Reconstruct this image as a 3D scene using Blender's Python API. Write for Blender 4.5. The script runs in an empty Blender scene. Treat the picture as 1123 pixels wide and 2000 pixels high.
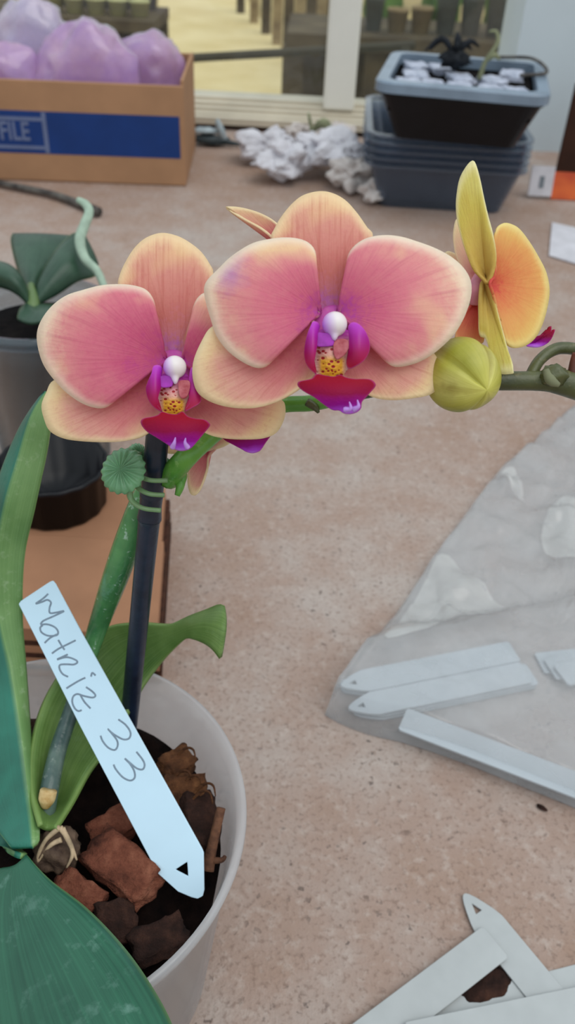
import bpy, bmesh, math, random
from mathutils import Vector, Matrix, noise
random.seed(7)
SC = bpy.context.scene
COL = SC.collection
PI = math.pi
# ------------------------------------------------------------------ camera frame
F, CX, CY, H = 1650.0, 561.5, 1000.0, 0.344
RC = Matrix.Rotation(math.radians(90-38), 3, 'X') @ Matrix.Rotation(math.radians(3.0), 3, 'Z')
EYE = Vector((0, 0, H))
def ray(px, py): return RC @ Vector(((px-CX)/F, (CY-py)/F, -1.0))
def P(px, py, D): return EYE + ray(px, py)*D
def Dz(px, py, z): return (z-H)/ray(px, py).z
def Pz(px, py, z=0.0): return P(px, py, Dz(px, py, z))
def PY(px, py, Y): d = ray(px, py); return EYE + d*(Y/d.y)
def lin(c):
    r = []
    for v in c[:3]:
        v = v/255.0
        r.append(v/12.92 if v <= .04045 else ((v+.055)/1.055)**2.4)
    return (r[0], r[1], r[2], 1.0)
# ------------------------------------------------------------------ materials
class NT:
    def __init__(s, name):
        s.m = bpy.data.materials.new(name); s.m.use_nodes = True
        s.t = s.m.node_tree; s.t.nodes.clear()
        s.out = s.t.nodes.new('ShaderNodeOutputMaterial')
    def n(s, typ, ins=None, **props):
        nd = s.t.nodes.new('ShaderNode'+typ)
        for k, v in props.items(): setattr(nd, k, v)
        for k, v in (ins or {}).items():
            if hasattr(v, 'links') or isinstance(v, bpy.types.NodeSocket): s.t.links.new(v, nd.inputs[k])
            else: nd.inputs[k].default_value = v
        return nd
    def surf(s, sh): s.t.links.new(sh, s.out.inputs['Surface'])
    def ramp(s, fac, stops, interp='LINEAR'):
        nd = s.n('ValToRGB', {'Fac': fac}); cr = nd.color_ramp; cr.interpolation = interp
        while len(cr.elements) < len(stops): cr.elements.new(0.5)
        for e, (p, c) in zip(cr.elements, stops):
            e.position = p; e.color = lin(c) if max(c) > 1.001 else (c[0], c[1], c[2], 1)
        return nd.outputs['Color']
    def mix(s, fac, a, b, mode='MIX'):
        nd = s.n('Mix', None, data_type='RGBA', blend_type=mode)
        for sock, v in ((nd.inputs[0], fac), (nd.inputs[6], a), (nd.inputs[7], b)):
            if isinstance(v, bpy.types.NodeSocket): s.t.links.new(v, sock)
            elif isinstance(v, (int, float)): sock.default_value = v
            else: sock.default_value = lin(v)
        return nd.outputs[2]
    def math(s, op, a, b=0.0, clamp=False):
        nd = s.n('Math', {0: a, 1: b}, operation=op); nd.use_clamp = clamp
        return nd.outputs[0]
    def coord(s, which='Object'): return s.n('TexCoord').outputs[which]
    def noise(s, vec, scale, detail=3.0, rough=.55):
        return s.n('TexNoise', {'Vector': vec, 'Scale': scale, 'Detail': detail, 'Roughness': rough}).outputs['Fac']
    def vscale(s, vec, sc):
        return s.n('Mapping', {'Vector': vec, 'Scale': sc}).outputs['Vector']
    def bump(s, h, dist=.001, strength=.5):
        return s.n('Bump', {'Height': h, 'Distance': dist, 'Strength': strength}).outputs['Normal']
    def pbr(s, color, rough=.5, spec=.5, normal=None, translucent=0.0, metallic=0.0, tcolor=None, coat=0.0):
        ins = {'Roughness': rough, 'Specular IOR Level': spec, 'Metallic': metallic, 'Coat Weight': coat}
        ins['Base Color'] = color if isinstance(color, bpy.types.NodeSocket) else lin(color)
        if normal is not None: ins['Normal'] = normal
        b = s.n('BsdfPrincipled', ins).outputs[0]
        if translucent > 0:
            tc = tcolor if tcolor is not None else color
            t = s.n('BsdfTranslucent', {'Color': tc if isinstance(tc, bpy.types.NodeSocket) else lin(tc)}).outputs[0]
            b = s.n('MixShader', {0: translucent, 1: b, 2: t}).outputs[0]
        s.surf(b); return b

def plain(name, c, rough=.55, spec=.4, var=.12, scale=60, c2=None, bump=0, metallic=0.0, translucent=0.0, coat=0.0):
    t = NT(name); co = t.coord()
    nz = t.noise(co, scale, 4)
    c2 = c2 or tuple(max(0, v*(1-var)) for v in c)
    col = t.ramp(nz, [(.3, c2), (.7, c)])
    nm = t.bump(t.noise(co, scale*3, 3), .001, bump) if bump else None
    t.pbr(col, rough, spec, nm, translucent, metallic, coat=coat)
    return t.m

def petal_mat(name, stops, patch, patch_amt, vein, vein_amt, stripes=0.0, transl=.3, seed=0.0, speck=0.0, spot=None):
    t = NT(name)
    uv = t.n('UVMap', None, uv_map='fan').outputs[0]
    sx = t.n('SeparateXYZ', {0: uv})
    ob0 = t.coord(); ob = t.n('Mapping', {'Vector': ob0, 'Location': (seed, seed*.7, 0)}).outputs[0]
    n1 = t.noise(ob, 120, 4, .6); n2 = t.noise(ob, 900, 3, .6); n3 = t.noise(ob, 60, 2)
    rr = t.n('SeparateXYZ', {0: t.n('UVMap', None, uv_map='rho').outputs[0]}).outputs[0]
    s_ = t.math('ADD', t.math('MULTIPLY', rr, .62), t.math('MULTIPLY', t.math('POWER', sx.outputs[1], 1.6), t.math('MULTIPLY', rr, .40)))
    s_ = t.math('ADD', s_, t.math('MULTIPLY', t.math('SUBTRACT', n1, .5), .42))
    s_ = t.math('ADD', s_, t.math('MULTIPLY', t.math('SUBTRACT', n2, .5), .30))
    edge = t.n('MapRange', {0: t.math('ADD', sx.outputs[1], t.math('MULTIPLY', t.math('SUBTRACT', n1, .5), .08)), 1: .86, 2: .99}).outputs[0]
    edge = t.math('MULTIPLY', t.math('POWER', edge, 1.5), t.n('MapRange', {0: rr, 1: .12, 2: .42}).outputs[0])
    col = t.ramp(s_, stops[:-1])
    vn = t.noise(t.vscale(uv, (70, 2.2, 1)), 1.0, 2, .5)
    vm = t.n('MapRange', {0: vn, 1: .5, 2: .72}).outputs[0]
    col = t.mix(t.math('MULTIPLY', vm, vein_amt), col, vein)
    if stripes > 0:
        pos = t.n('UVMap', None, uv_map='pos').outputs[0]
        w = t.noise(t.vscale(pos, (26, 1.2, 1)), 1.0, 2)
        col = t.mix(t.math('MULTIPLY', t.n('MapRange', {0: w, 1: .5, 2: .65}).outputs[0], stripes), col, vein)
    pm = t.n('MapRange', {0: n3, 1: .5, 2: .66}).outputs[0]
    pm = t.math('MULTIPLY', pm, t.n('MapRange', {0: sx.outputs[1], 1: .45, 2: .85}).outputs[0])
    col = t.mix(t.math('MULTIPLY', pm, patch_amt), col, patch)
    fm = t.n('MapRange', {0: n2, 1: .52, 2: .75}).outputs[0]
    col = t.mix(t.math('MULTIPLY', fm, .16+speck), col, vein)
    if spot:
        flat = t.n('Mapping', {'Vector': ob0, 'Location': (-spot[0], -spot[1], 0), 'Scale': (1, 1, 0)}).outputs[0]
        ds = t.math('ADD', t.n('VectorMath', {0: flat}, operation='LENGTH').outputs['Value'], t.math('MULTIPLY', t.math('SUBTRACT', n1, .5), .012))
        col = t.mix(t.math('MULTIPLY', t.n('MapRange', {0: ds, 1: .0060, 2: .0}).outputs[0], .55), col, (196, 150, 214))
    col = t.mix(edge, col, stops[-1][1])
    nm = t.bump(t.math('ADD', t.math('MULTIPLY', n2, .6), vn), .0004, .35)
    t.pbr(col, .55, .25, nm, transl)
    return t.m

M = {}
M['petal_pink'] = petal_mat('petal_pink', [(0, (208, 86, 176)), (.06, (216, 98, 154)), (.16, (226, 116, 146)), (.44, (234, 146, 156)), (.68, (240, 172, 166)), (.85, (246, 202, 182)), (.95, (251, 226, 196)), (1, (255, 243, 222))], (252, 230, 176), .75, (206, 92, 128), .3, seed=.1, transl=.36)
M['petal_stained'] = petal_mat('petal_pink_stained', [(0, (208, 86, 176)), (.06, (216, 98, 154)), (.16, (226, 116, 146)), (.44, (234, 146, 156)), (.68, (240, 172, 166)), (.85, (246, 202, 182)), (.95, (251, 226, 196)), (1, (255, 243, 222))], (252, 230, 176), .75, (206, 92, 128), .3, seed=.1, transl=.36, spot=(-.0250, .0122))
M['petal_pink2'] = petal_mat('petal_pink_deep', [(0, (202, 76, 170)), (.06, (208, 82, 144)), (.18, (216, 98, 136)), (.46, (229, 132, 150)), (.70, (236, 158, 160)), (.86, (244, 194, 178)), (.95, (250, 222, 192)), (1, (255, 242, 220))], (250, 222, 172), .65, (198, 78, 120), .3, seed=.33, transl=.36)
M['dorsal'] = petal_mat('sepal_peach', [(0, (214, 130, 200)), (.1, (220, 140, 152)), (.25, (218, 134, 126)), (.5, (227, 156, 142)), (.75, (236, 180, 154)), (.92, (246, 210, 170)), (1, (252, 228, 184))], (250, 222, 160), .45, (200, 104, 92), .22, stripes=.4, seed=.5, transl=.32)
M['lateral'] = petal_mat('sepal_peach_low', [(0, (200, 90, 120)), (.15, (216, 116, 126)), (.4, (229, 152, 147)), (.65, (238, 180, 164)), (.85, (245, 210, 172)), (1, (252, 234, 190))], (248, 224, 166), .5, (204, 104, 104), .35, seed=.8, speck=.14, transl=.32)
M['back_orange'] = petal_mat('petal_orange', [(0, (226, 90, 80)), (.1, (232, 126, 84)), (.35, (238, 164, 100)), (.65, (242, 190, 112)), (.88, (246, 216, 130)), (1, (252, 236, 160))], (244, 206, 120), .5, (228, 142, 88), .25, seed=1.1, transl=.35)
M['back_yellow'] = petal_mat('sepal_yellow', [(0, (206, 170, 86)), (.2, (216, 186, 92)), (.5, (220, 202, 96)), (.8, (228, 216, 120)), (.95, (240, 230, 160)), (1, (250, 242, 190))], (232, 224, 140), .5, (200, 164, 80), .3, seed=1.4, stripes=.25, transl=.3)
M['back_red'] = petal_mat('sepal_red', [(0, (214, 80, 84)), (.4, (226, 116, 92)), (.8, (232, 150, 104)), (1, (236, 180, 120)), (1, (240, 200, 140))], (232, 160, 106), .3, (200, 84, 80), .3, seed=1.7)
M['petal_pale'] = petal_mat('petal_pale', [(0, (230, 160, 160)), (.4, (240, 198, 172)), (.8, (246, 218, 174)), (1, (250, 232, 190)), (1, (252, 236, 194))], (244, 226, 166), .4, (230, 170, 150), .15, seed=2.0)

def lip_mat():
    t = NT('lip_magenta')
    pos = t.n('UVMap', None, uv_map='pos').outputs[0]
    y = t.n('SeparateXYZ', {0: pos}).outputs[1]
    fan = t.n('SeparateXYZ', {0: t.n('UVMap', None, uv_map='fan').outputs[0]}).outputs[1]
    yy = t.math('ADD', y, t.math('MULTIPLY', t.math('SUBTRACT', t.noise(t.coord(), 200, 3), .5), .15))
    col = t.ramp(yy, [(0, (196, 130, 240)), (.09, (180, 70, 220)), (.24, (146, 10, 136)), (.5, (136, 3, 60)), (.8, (146, 5, 38)), (1, (150, 9, 34))])
    e = t.n('MapRange', {0: fan, 1: .94, 2: 1.0}).outputs[0]
    col = t.mix(t.math('MULTIPLY', e, .45), col, (214, 90, 170))
    t.pbr(col, .6, .15, t.bump(t.noise(t.coord(), 1500, 2), .0003, .4), .08)
    return t.m
M['lip'] = lip_mat()
def lobe_mat():
    t = NT('lobe_magenta')
    y = t.n('SeparateXYZ', {0: t.n('UVMap', None, uv_map='pos').outputs[0]}).outputs[1]
    fan = t.n('SeparateXYZ', {0: t.n('UVMap', None, uv_map='fan').outputs[0]}).outputs[1]
    col = t.ramp(y, [(0, (176, 10, 44)), (.35, (172, 8, 90)), (.7, (172, 18, 150)), (1, (190, 60, 200))])
    col = t.mix(t.math('MULTIPLY', t.n('MapRange', {0: fan, 1: .92, 2: 1.0}).outputs[0], .5), col, (222, 110, 190))
    t.pbr(col, .4, .4, None, .15)
    return t.m
M['lobe'] = lobe_mat()
def callus_mat():
    t = NT('callus_spotted')
    pos = t.n('UVMap', None, uv_map='pos').outputs[0]
    sp = t.n('SeparateXYZ', {0: pos})
    y = sp.outputs[1]
    ax = t.math('ABSOLUTE', t.math('SUBTRACT', sp.outputs[0], .5))
    side = t.n('MapRange', {0: ax, 1: .24, 2: .38}).outputs[0]
    col = t.ramp(y, [(0, (238, 170, 40)), (.36, (240, 176, 54)), (.47, (230, 170, 150)), (.72, (222, 140, 164)), (.86, (196, 60, 170)), (1, (180, 50, 180))])
    col = t.mix(t.math('MULTIPLY', side, t.n('MapRange', {0: y, 1: .6, 2: .45}).outputs[0]), col, (232, 176, 176))
    v = t.n('TexVoronoi', {'Vector': t.vscale(pos, (8.5, 15, 1)), 'Scale': 1.0, 'Randomness': .75})
    spot = t.n('MapRange', {0: v.outputs['Distance'], 1: .43, 2: .36}).outputs[0]
    spot = t.math('MULTIPLY', spot, t.n('MapRange', {0: y, 1: .8, 2: .7}).outputs[0])
    spot = t.math('MULTIPLY', spot, t.n('MapRange', {0: ax, 1: .42, 2: .34}).outputs[0])
    col = t.mix(spot, col, (164, 14, 30))
    t.pbr(col, .4, .4, t.bump(v.outputs['Distance'], .0006, .6), .15)
    return t.m
M['callus'] = callus_mat()
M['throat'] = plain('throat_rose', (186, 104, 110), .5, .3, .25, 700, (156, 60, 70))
def column_mat():
    t = NT('column_white')
    g = t.n('SeparateXYZ', {0: t.coord('Generated')})
    f = t.math('ADD', g.outputs[0], t.math('MULTIPLY', g.outputs[1], .25))
    col = t.ramp(f, [(.15, (206, 130, 240)), (.48, (236, 214, 246)), (.7, (250, 244, 240))])
    t.pbr(col, .35, .4, None, .25)
    return t.m
M['column'] = column_mat()
M['mauve'] = plain('mauve', (176, 60, 186), .5, .3, .15, 500, translucent=.1)
M['hub'] = plain('violet_hub', (196, 74, 176), .5, .3, .15, 400, (206, 100, 170), translucent=.2)
M['tendril'] = plain('lilac_tendril', (214, 160, 245), .4, .4, .1, 400, translucent=.2)

def bud_mat():
    t = NT('bud_green')
    uv = t.n('SeparateXYZ', {0: t.n('UVMap', None, uv_map='fan').outputs[0]})
    w = t.math('ABSOLUTE', t.math('SUBTRACT', t.math('FRACT', t.math('MULTIPLY', uv.outputs[0], 3.0)), .5))
    nz = t.noise(t.coord(), 110, 4)
    w2 = t.math('ADD', w, t.math('MULTIPLY', t.math('SUBTRACT', nz, .5), .5))
    col = t.ramp(w2, [(.02, (150, 148, 38)), (.2, (176, 171, 68)), (.4, (194, 186, 98)), (.5, (160, 146, 68))])
    tip = t.n('MapRange', {0: uv.outputs[1], 1: .3, 2: .0}).outputs[0]
    col = t.mix(t.math('MULTIPLY', tip, .7), col, (224, 220, 110))
    col = t.mix(t.math('MULTIPLY', t.n('MapRange', {0: uv.outputs[1], 1: .5, 2: .95}).outputs[0], .5), col, (176, 132, 62))
    st = t.noise(t.vscale(t.n('UVMap', None, uv_map='fan').outputs[0], (60, 2, 1)), 1, 2)
    col = t.mix(t.math('MULTIPLY', t.n('MapRange', {0: st, 1: .5, 2: .7}).outputs[0], .25), col, (150, 150, 50))
    t.pbr(col, .4, .45, t.bump(st, .0004, .3), .12)
    return t.m
M['bud'] = bud_mat()

def leaf_mat(name, c1, c2, dust, amt, rough=.34, transl=.12, sc=90, half=None):
    t = NT(name); co = t.coord()
    uv = t.n('UVMap', None, uv_map='fan').outputs[0]
    n1 = t.noise(co, sc*.5, 3); n2 = t.noise(co, sc*3, 4, .65)
    lines = t.noise(t.vscale(uv, (50, 1.2, 1)), 1, 2)
    col = t.ramp(t.math('ADD', t.math('MULTIPLY', n1, .6), t.math('MULTIPLY', lines, .4)), [(.35, c1), (.65, c2)])
    d = t.math('MULTIPLY', t.n('MapRange', {0: n2, 1: .56, 2: .72}).outputs[0], t.n('MapRange', {0: n1, 1: .35, 2: .6}).outputs[0])
    col = t.mix(t.math('MULTIPLY', d, amt), col, dust)
    u = t.n('SeparateXYZ', {0: uv}).outputs[0]
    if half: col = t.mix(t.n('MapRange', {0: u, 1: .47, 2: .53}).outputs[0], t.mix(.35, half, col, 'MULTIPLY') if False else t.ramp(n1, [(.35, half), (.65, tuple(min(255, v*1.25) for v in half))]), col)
    e = t.n('MapRange', {0: t.math('ABSOLUTE', t.math('SUBTRACT', u, .5)), 1: .475, 2: .5}).outputs[0]
    col = t.mix(t.math('MULTIPLY', e, .35), col, (150, 176, 96))
    r = t.math('ADD', t.math('MULTIPLY', d, .25), rough)
    t.pbr(col, r, .45, t.bump(t.math('ADD', lines, n2), .0005, .3), transl)
    return t.m
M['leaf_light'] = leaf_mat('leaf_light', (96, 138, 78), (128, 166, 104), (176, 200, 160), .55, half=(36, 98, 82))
M['leaf_dark'] = leaf_mat('leaf_dark', (28, 78, 60), (50, 110, 84), (128, 168, 154), .5, sc=45)
M['leaf_mid'] = leaf_mat('leaf_mid', (84, 122, 54), (140, 172, 98), (150, 184, 130), .25, transl=.28)
M['leaf_far'] = leaf_mat('leaf_far', (34, 62, 46), (62, 92, 72), (80, 110, 96), .2)

def stem_mat(name, c1, c2, spots, amt, rough=.35):
    t = NT(name); co = t.coord()
    n1 = t.noise(co, 70, 3); n2 = t.noise(co, 420, 3)
    col = t.ramp(n1, [(.35, c1), (.65, c2)])
    d = t.n('MapRange', {0: n2, 1: .63, 2: .7}).outputs[0]
    col = t.mix(t.math('MULTIPLY', d, amt), col, spots)
    t.pbr(col, rough, .5, t.bump(n2, .0006, .4))
    return t.m
M['spike_low'] = stem_mat('spike_low', (48, 104, 66), (86, 144, 88), (186, 212, 196), .6, .18)
M['spike_dark'] = stem_mat('spike_dark', (52, 74, 72), (96, 116, 106), (140, 150, 140), .5, .3)
M['spike_mid'] = stem_mat('spike_mid', (70, 132, 46), (104, 160, 62), (150, 190, 110), .3, .3)
M['spike_brown'] = stem_mat('spike_brown', (52, 58, 34), (88, 92, 52), (120, 110, 76), .4, .4)
M['sheath'] = plain('dry_sheath', (214, 190, 140), .6, .3, .3, 300, (170, 130, 70))
M['husk'] = plain('dry_husk', (112, 92, 76), .8, .2, .5, 200, (56, 42, 36), bump=.5)
M['husk_rib'] = plain('husk_rib', (196, 172, 140), .8, .2, .3, 300)

def pot_mat():
    t = NT('frosted_plastic'); co = t.coord()
    nz = t.noise(co, 40, 3)
    col = t.ramp(nz, [(.3, (232, 232, 234)), (.7, (244, 245, 247))])
    d = t.n('BsdfDiffuse', {'Color': col}).outputs[0]
    tl = t.n('BsdfTranslucent', {'Color': col}).outputs[0]
    dd = t.n('MixShader', {0: .5, 1: d, 2: tl}).outputs[0]
    tr = t.n('BsdfTransparent', {'Color': (.96, .96, .97, 1)}).outputs[0]
    m1 = t.n('MixShader', {0: .6, 1: dd, 2: tr}).outputs[0]
    fr = t.math('ADD', t.math('MULTIPLY', t.math('POWER', t.n('LayerWeight', {'Blend': .5}).outputs['Facing'], 4.0), .6), .045)
    gl = t.n('BsdfGlossy', {'Roughness': .22}).outputs[0]
    t.surf(t.n('MixShader', {0: fr, 1: m1, 2: gl}).outputs[0])
    return t.m
M['pot'] = pot_mat()
def film_mat(name, col, opacity, rough, wr=None, tint=(1, 1, 1, 1), gl_amt=1.0, col2=None):
    t = NT(name); co = t.coord()
    cc = t.ramp(t.noise(co, 22, 4), [(.35, col), (.65, col2 or col)])
    d = t.n('BsdfDiffuse', {'Color': cc}).outputs[0]
    tl = t.n('BsdfTranslucent', {'Color': cc}).outputs[0]
    dd = t.n('MixShader', {0: .4, 1: d, 2: tl}).outputs[0]
    tr = t.n('BsdfTransparent', {'Color': tint}).outputs[0]
    op = t.n('MapRange', {0: t.noise(co, 30, 3), 1: .3, 2: .7, 3: opacity*.75, 4: min(1, opacity*1.25)}).outputs[0]
    m1 = t.n('MixShader', {0: op, 1: tr, 2: dd}).outputs[0]
    nm = {}
    if wr: nm = {'Normal': t.bump(t.noise(co, wr, 4), .002, .6)}
    fr = t.math('ADD', t.math('MULTIPLY', t.math('POWER', t.n('LayerWeight', dict({'Blend': .5}, **nm)).outputs['Facing'], 4.0), .75), .045)
    gl = t.n('BsdfGlossy', dict({'Roughness': rough}, **nm)).outputs[0]
    t.surf(t.n('MixShader', {0: t.math('MULTIPLY', fr, gl_amt), 1: m1, 2: gl}).outputs[0])
    return t.m
M['bag'] = film_mat('clear_bag_film', (222, 224, 226), .35, .2, 60)
M['bag_fold'] = film_mat('folded_bag_film', (226, 226, 224), .5, .2, 70)
M['clear_tray'] = film_mat('clear_tray_plastic', (120, 132, 148), .30, .12, None, (.80, .84, .90, 1))
M['clear_pot'] = film_mat('clear_pot_plastic', (150, 166, 176), .18, .15, None, (.8, .86, .9, 1))
M['glass'] = film_mat('window_glass', (220, 224, 220), .03, .02, None, (.98, .99, .98, 1), .6)
M['lilac'] = film_mat('lilac_bag_film', (206, 170, 226), .62, .12, 40, (.95, .88, .97, 1), 1.3, (232, 196, 222))
M['lilac2'] = film_mat('pale_lilac_bag_film', (208, 202, 236), .62, .12, 40, (.96, .93, .98, 1), 1.3, (236, 222, 238))

M['tag_written'] = plain('tag_plastic_sky_tint', (192, 220, 236), .4, .45, .02, 60)  # blue sky reflection on this tag is put into its base colour
M['tag'] = plain('white_tag_plastic', (178, 186, 192), .38, .45, .03, 60)
M['tag_old'] = plain('grey_tag_plastic', (176, 180, 180), .45, .4, .06, 50)
M['pencil'] = plain('pencil', (124, 142, 158), .6, .3, .12, 800)
M['stake'] = plain('navy_stake_plastic', (30, 42, 62), .36, .5, .35, 130, (16, 24, 40), bump=.15)
M['clip'] = plain('green_clip_plastic', (130, 190, 140), .22, .6, .15, 200, translucent=.25)
M['clip2'] = plain('pale_green_clip_plastic', (138, 176, 124), .2, .6, .1, 200, translucent=.3)
M['mix'] = plain('bark_mix', (26, 16, 13), .95, .08, .6, 160, (8, 5, 5), bump=.8)
def bark_mat(name, c1, c2, c3):
    t = NT(name); co = t.coord()
    n1 = t.noise(co, 90, 5, .65); n2 = t.noise(co, 500, 4, .7)
    v = t.n('TexVoronoi', {'Vector': co, 'Scale': 140.0}).outputs['Distance']
    col = t.ramp(n1, [(.3, c1), (.5, c2), (.72, c3)])
    col = t.mix(t.math('MULTIPLY', t.n('MapRange', {0: v, 1: .25, 2: .1}).outputs[0], .5), col, c1)
    t.pbr(col, .9, .2, t.bump(t.math('ADD', n1, n2), .002, .8))
    return t.m
M['bark'] = bark_mat('bark_red', (52, 26, 19), (112, 64, 48), (150, 97, 75))
M['bark2'] = bark_mat('bark_dark', (20, 12, 10), (50, 31, 25), (80, 52, 40))
M['coir'] = bark_mat('coir', (38, 22, 15), (92, 58, 36), (136, 92, 58))
M['twig'] = plain('twig', (120, 82, 60), .8, .2, .4, 300, (70, 46, 36), bump=.4)

def table_mat():
    t = NT('speckled_concrete'); co = t.coord()
    n0 = t.noise(co, 4, 3); n1 = t.noise(co, 28, 5, .6); n2 = t.noise(co, 160, 4, .65); n3 = t.noise(co, 420, 3, .6)
    col = t.ramp(t.math('ADD', t.math('MULTIPLY', n0, .55), t.math('MULTIPLY', n1, .45)), [(.36, (150, 123, 106)), (.5, (160, 138, 126)), (.64, (170, 157, 149))])
    col = t.mix(t.math('MULTIPLY', t.n('MapRange', {0: n2, 1: .52, 2: .68}).outputs[0], .45), col, (186, 173, 164))
    col = t.mix(t.math('MULTIPLY', t.n('MapRange', {0: n3, 1: .53, 2: .66}).outputs[0], .5), col, (118, 96, 84))
    mask = t.n('MapRange', {0: n1, 1: .42, 2: .62}).outputs[0]
    wv = t.n('VectorMath', {0: co, 1: t.n('VectorMath', {0: t.n('TexNoise', {'Vector': co, 'Scale': 300.0, 'Detail': 2.0}).outputs['Color'], 1: (.006, .006, .006)}, operation='MULTIPLY').outputs[0]}, operation='ADD').outputs[0]
    v = t.n('TexVoronoi', {'Vector': wv, 'Scale': 240.0, 'Randomness': 1.0})
    pick = t.n('SeparateXYZ', {0: v.outputs['Color']}).outputs[0]
    sp = t.math('MULTIPLY', t.n('MapRange', {0: v.outputs['Distance'], 1: .3, 2: .16}).outputs[0], t.math('GREATER_THAN', pick, .70))
    col = t.mix(t.math('MULTIPLY', t.math('MULTIPLY', sp, mask), .75), col, (92, 80, 74))
    v2 = t.n('TexVoronoi', {'Vector': wv, 'Scale': 110.0, 'Randomness': 1.0})
    pick2 = t.n('SeparateXYZ', {0: v2.outputs['Color']}).outputs[0]
    sp2 = t.math('MULTIPLY', t.n('MapRange', {0: v2.outputs['Distance'], 1: .2, 2: .08}).outputs[0], t.math('GREATER_THAN', pick2, .9))
    col = t.mix(t.math('MULTIPLY', sp2, .6), col, (92, 74, 66))
    h = t.math('ADD', t.math('MULTIPLY', n2, .8), t.math('SUBTRACT', n3, t.math('MULTIPLY', sp, .8)))
    t.pbr(col, .8, .25, t.bump(h, .0015, .45))
    return t.m
M['table'] = table_mat()
M['card'] = plain('cardboard', (158, 114, 86), .85, .2, .08, 30, bump=.05)
M['card_edge'] = plain('cardboard_edge', (84, 54, 42), .9, .15, .4, 250, (40, 26, 22))
M['card_box'] = plain('cardboard_box', (170, 130, 98), .85, .2, .07, 25)
M['card_dark'] = plain('brown_board', (70, 42, 30), .8, .25, .3, 20)
M['blue'] = plain('blue_print', (20, 56, 120), .7, .3, .12, 20)
M['print'] = plain('pale_print', (104, 116, 150), .7, .3, .08, 40)
M['black'] = plain('black_plastic', (15, 15, 20), .35, .25, .3, 40)
M['soil'] = plain('dark_soil', (32, 27, 26), .95, .08, .6, 120, (13, 11, 11), bump=.7)
M['root'] = plain('aerial_root', (168, 190, 170), .6, .3, .12, 200, translucent=.05)
M['stick'] = plain('grey_stick', (104, 100, 94), .7, .3, .45, 60, (40, 34, 34))
M['tray_grey'] = plain('grey_tray_plastic', (128, 146, 164), .32, .5, .15, 25)
M['paper'] = plain('white_paper', (226, 224, 230), .8, .2, .1, 40, translucent=.15)
M['plug'] = plain('plug_white', (206, 210, 226), .5, .4, .3, 90, (120, 130, 150))
M['tissue'] = plain('tissue', (220, 214, 210), .9, .15, .14, 50, (196, 184, 178), bump=.4, translucent=.15)
M['drytuft'] = plain('dry_stems', (40, 44, 50), .8, .2, .4, 60)
M['drypale'] = plain('pale_stems', (150, 154, 120), .8, .2, .3, 60)
M['sill'] = plain('painted_sill', (206, 196, 176), .5, .35, .1, 14)
M['mullion'] = plain('white_frame_paint', (232, 230, 220), .45, .4, .04, 8)
M['wallpaint'] = plain('pale_blue_wall', (204, 216, 222), .7, .3, .05, 6)
M['plinth_brown'] = plain('dark_red_brown', (92, 60, 54), .9, .2, .3, 40)  # dark red-brown for the strip set back below the sill
M['path'] = plain('sandy_path', (226, 208, 160), .9, .2, .14, 2, (206, 184, 130))
M['soilground'] = plain('dry_ground', (186, 164, 112), .95, .15, .3, 3, (140, 124, 86))
M['rail'] = plain('dark_rail', (66, 60, 42), .6, .3, .2, 10)
M['wood'] = plain('pale_timber', (176, 156, 118), .8, .2, .3, 9, (120, 100, 70))
M['wood_dark'] = plain('dark_timber', (96, 84, 62), .85, .2, .35, 6, (62, 52, 40))
M['potgrey'] = plain('grey_pot', (120, 124, 120), .6, .3, .25, 8)
M['potpale'] = plain('pale_pot', (206, 204, 150), .7, .3, .15, 8)
M['bush'] = plain('bush_green', (110, 150, 60), .7, .3, .5, 12, (60, 92, 36))
M['orange'] = plain('orange_packet', (226, 110, 50), .5, .4, .25, 25, (180, 60, 34))
M['scrap'] = plain('dark_scrap', (48, 60, 64), .5, .4, .4, 60)
M['scrap2'] = plain('pale_scrap', (176, 190, 196), .5, .4, .2, 60)
M['greybag'] = plain('grey_mark', (120, 128, 136), .6, .3, .1, 60)

# ------------------------------------------------------------------ mesh helpers
WM = {}
def tag(o, label=None, cat=None, group=None, kind=None):
    for k, v in (('label', label), ('category', cat), ('group', group), ('kind', kind)):
        if v: o[k] = v
    return o
def empty(name, loc, parent=None, rot=None):
    o = bpy.data.objects.new(name, None); o.empty_display_size = .01; COL.objects.link(o)
    w = Matrix.Translation(Vector(loc))
    if rot is not None: w = w @ rot.to_4x4()
    if parent is not None:
        o.parent = parent; o.matrix_basis = WM[parent.name].inverted() @ w
    else: o.matrix_basis = w
    WM[o.name] = w
    return o
def mk(name, verts, faces, mat, parent=None, origin=None, uvs=None, smooth=True, solid=0.0, offset=0.0, subd=0):
    """verts in world space; uvs = {layer: [per-vertex or per-loop list]}"""
    if parent is not None: w = WM[parent.name].copy()
    else: w = Matrix.Translation(Vector(origin) if origin is not None else sum((Vector(v) for v in verts), Vector())/len(verts))
    wi = w.inverted()
    me = bpy.data.meshes.new(name)
    me.from_pydata([wi @ Vector(v) for v in verts], [], faces)
    for lay, data in (uvs or {}).items():
        ul = me.uv_layers.new(name=lay)
        if len(data) == len(verts) and not isinstance(data, dict):
            for lp in me.loops: ul.data[lp.index].uv = data[lp.vertex_index]
        else:
            for i, d in enumerate(data['loops']): ul.data[i].uv = d
    if isinstance(mat, (list, tuple)):
        for m_ in mat: me.materials.append(m_)
    else: me.materials.append(mat)
    bm = bmesh.new(); bm.from_mesh(me); bmesh.ops.recalc_face_normals(bm, faces=bm.faces); bm.to_mesh(me); bm.free()
    if smooth:
        for p in me.polygons: p.use_smooth = True
    o = bpy.data.objects.new(name, me); COL.objects.link(o)
    if parent is not None: o.parent = parent
    else: o.matrix_basis = w
    WM[o.name] = w
    if solid:
        md = o.modifiers.new('solid', 'SOLIDIFY'); md.thickness = solid; md.offset = offset
    if subd:
        md = o.modifiers.new('sub', 'SUBSURF'); md.levels = subd; md.render_levels = subd
    return o
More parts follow.
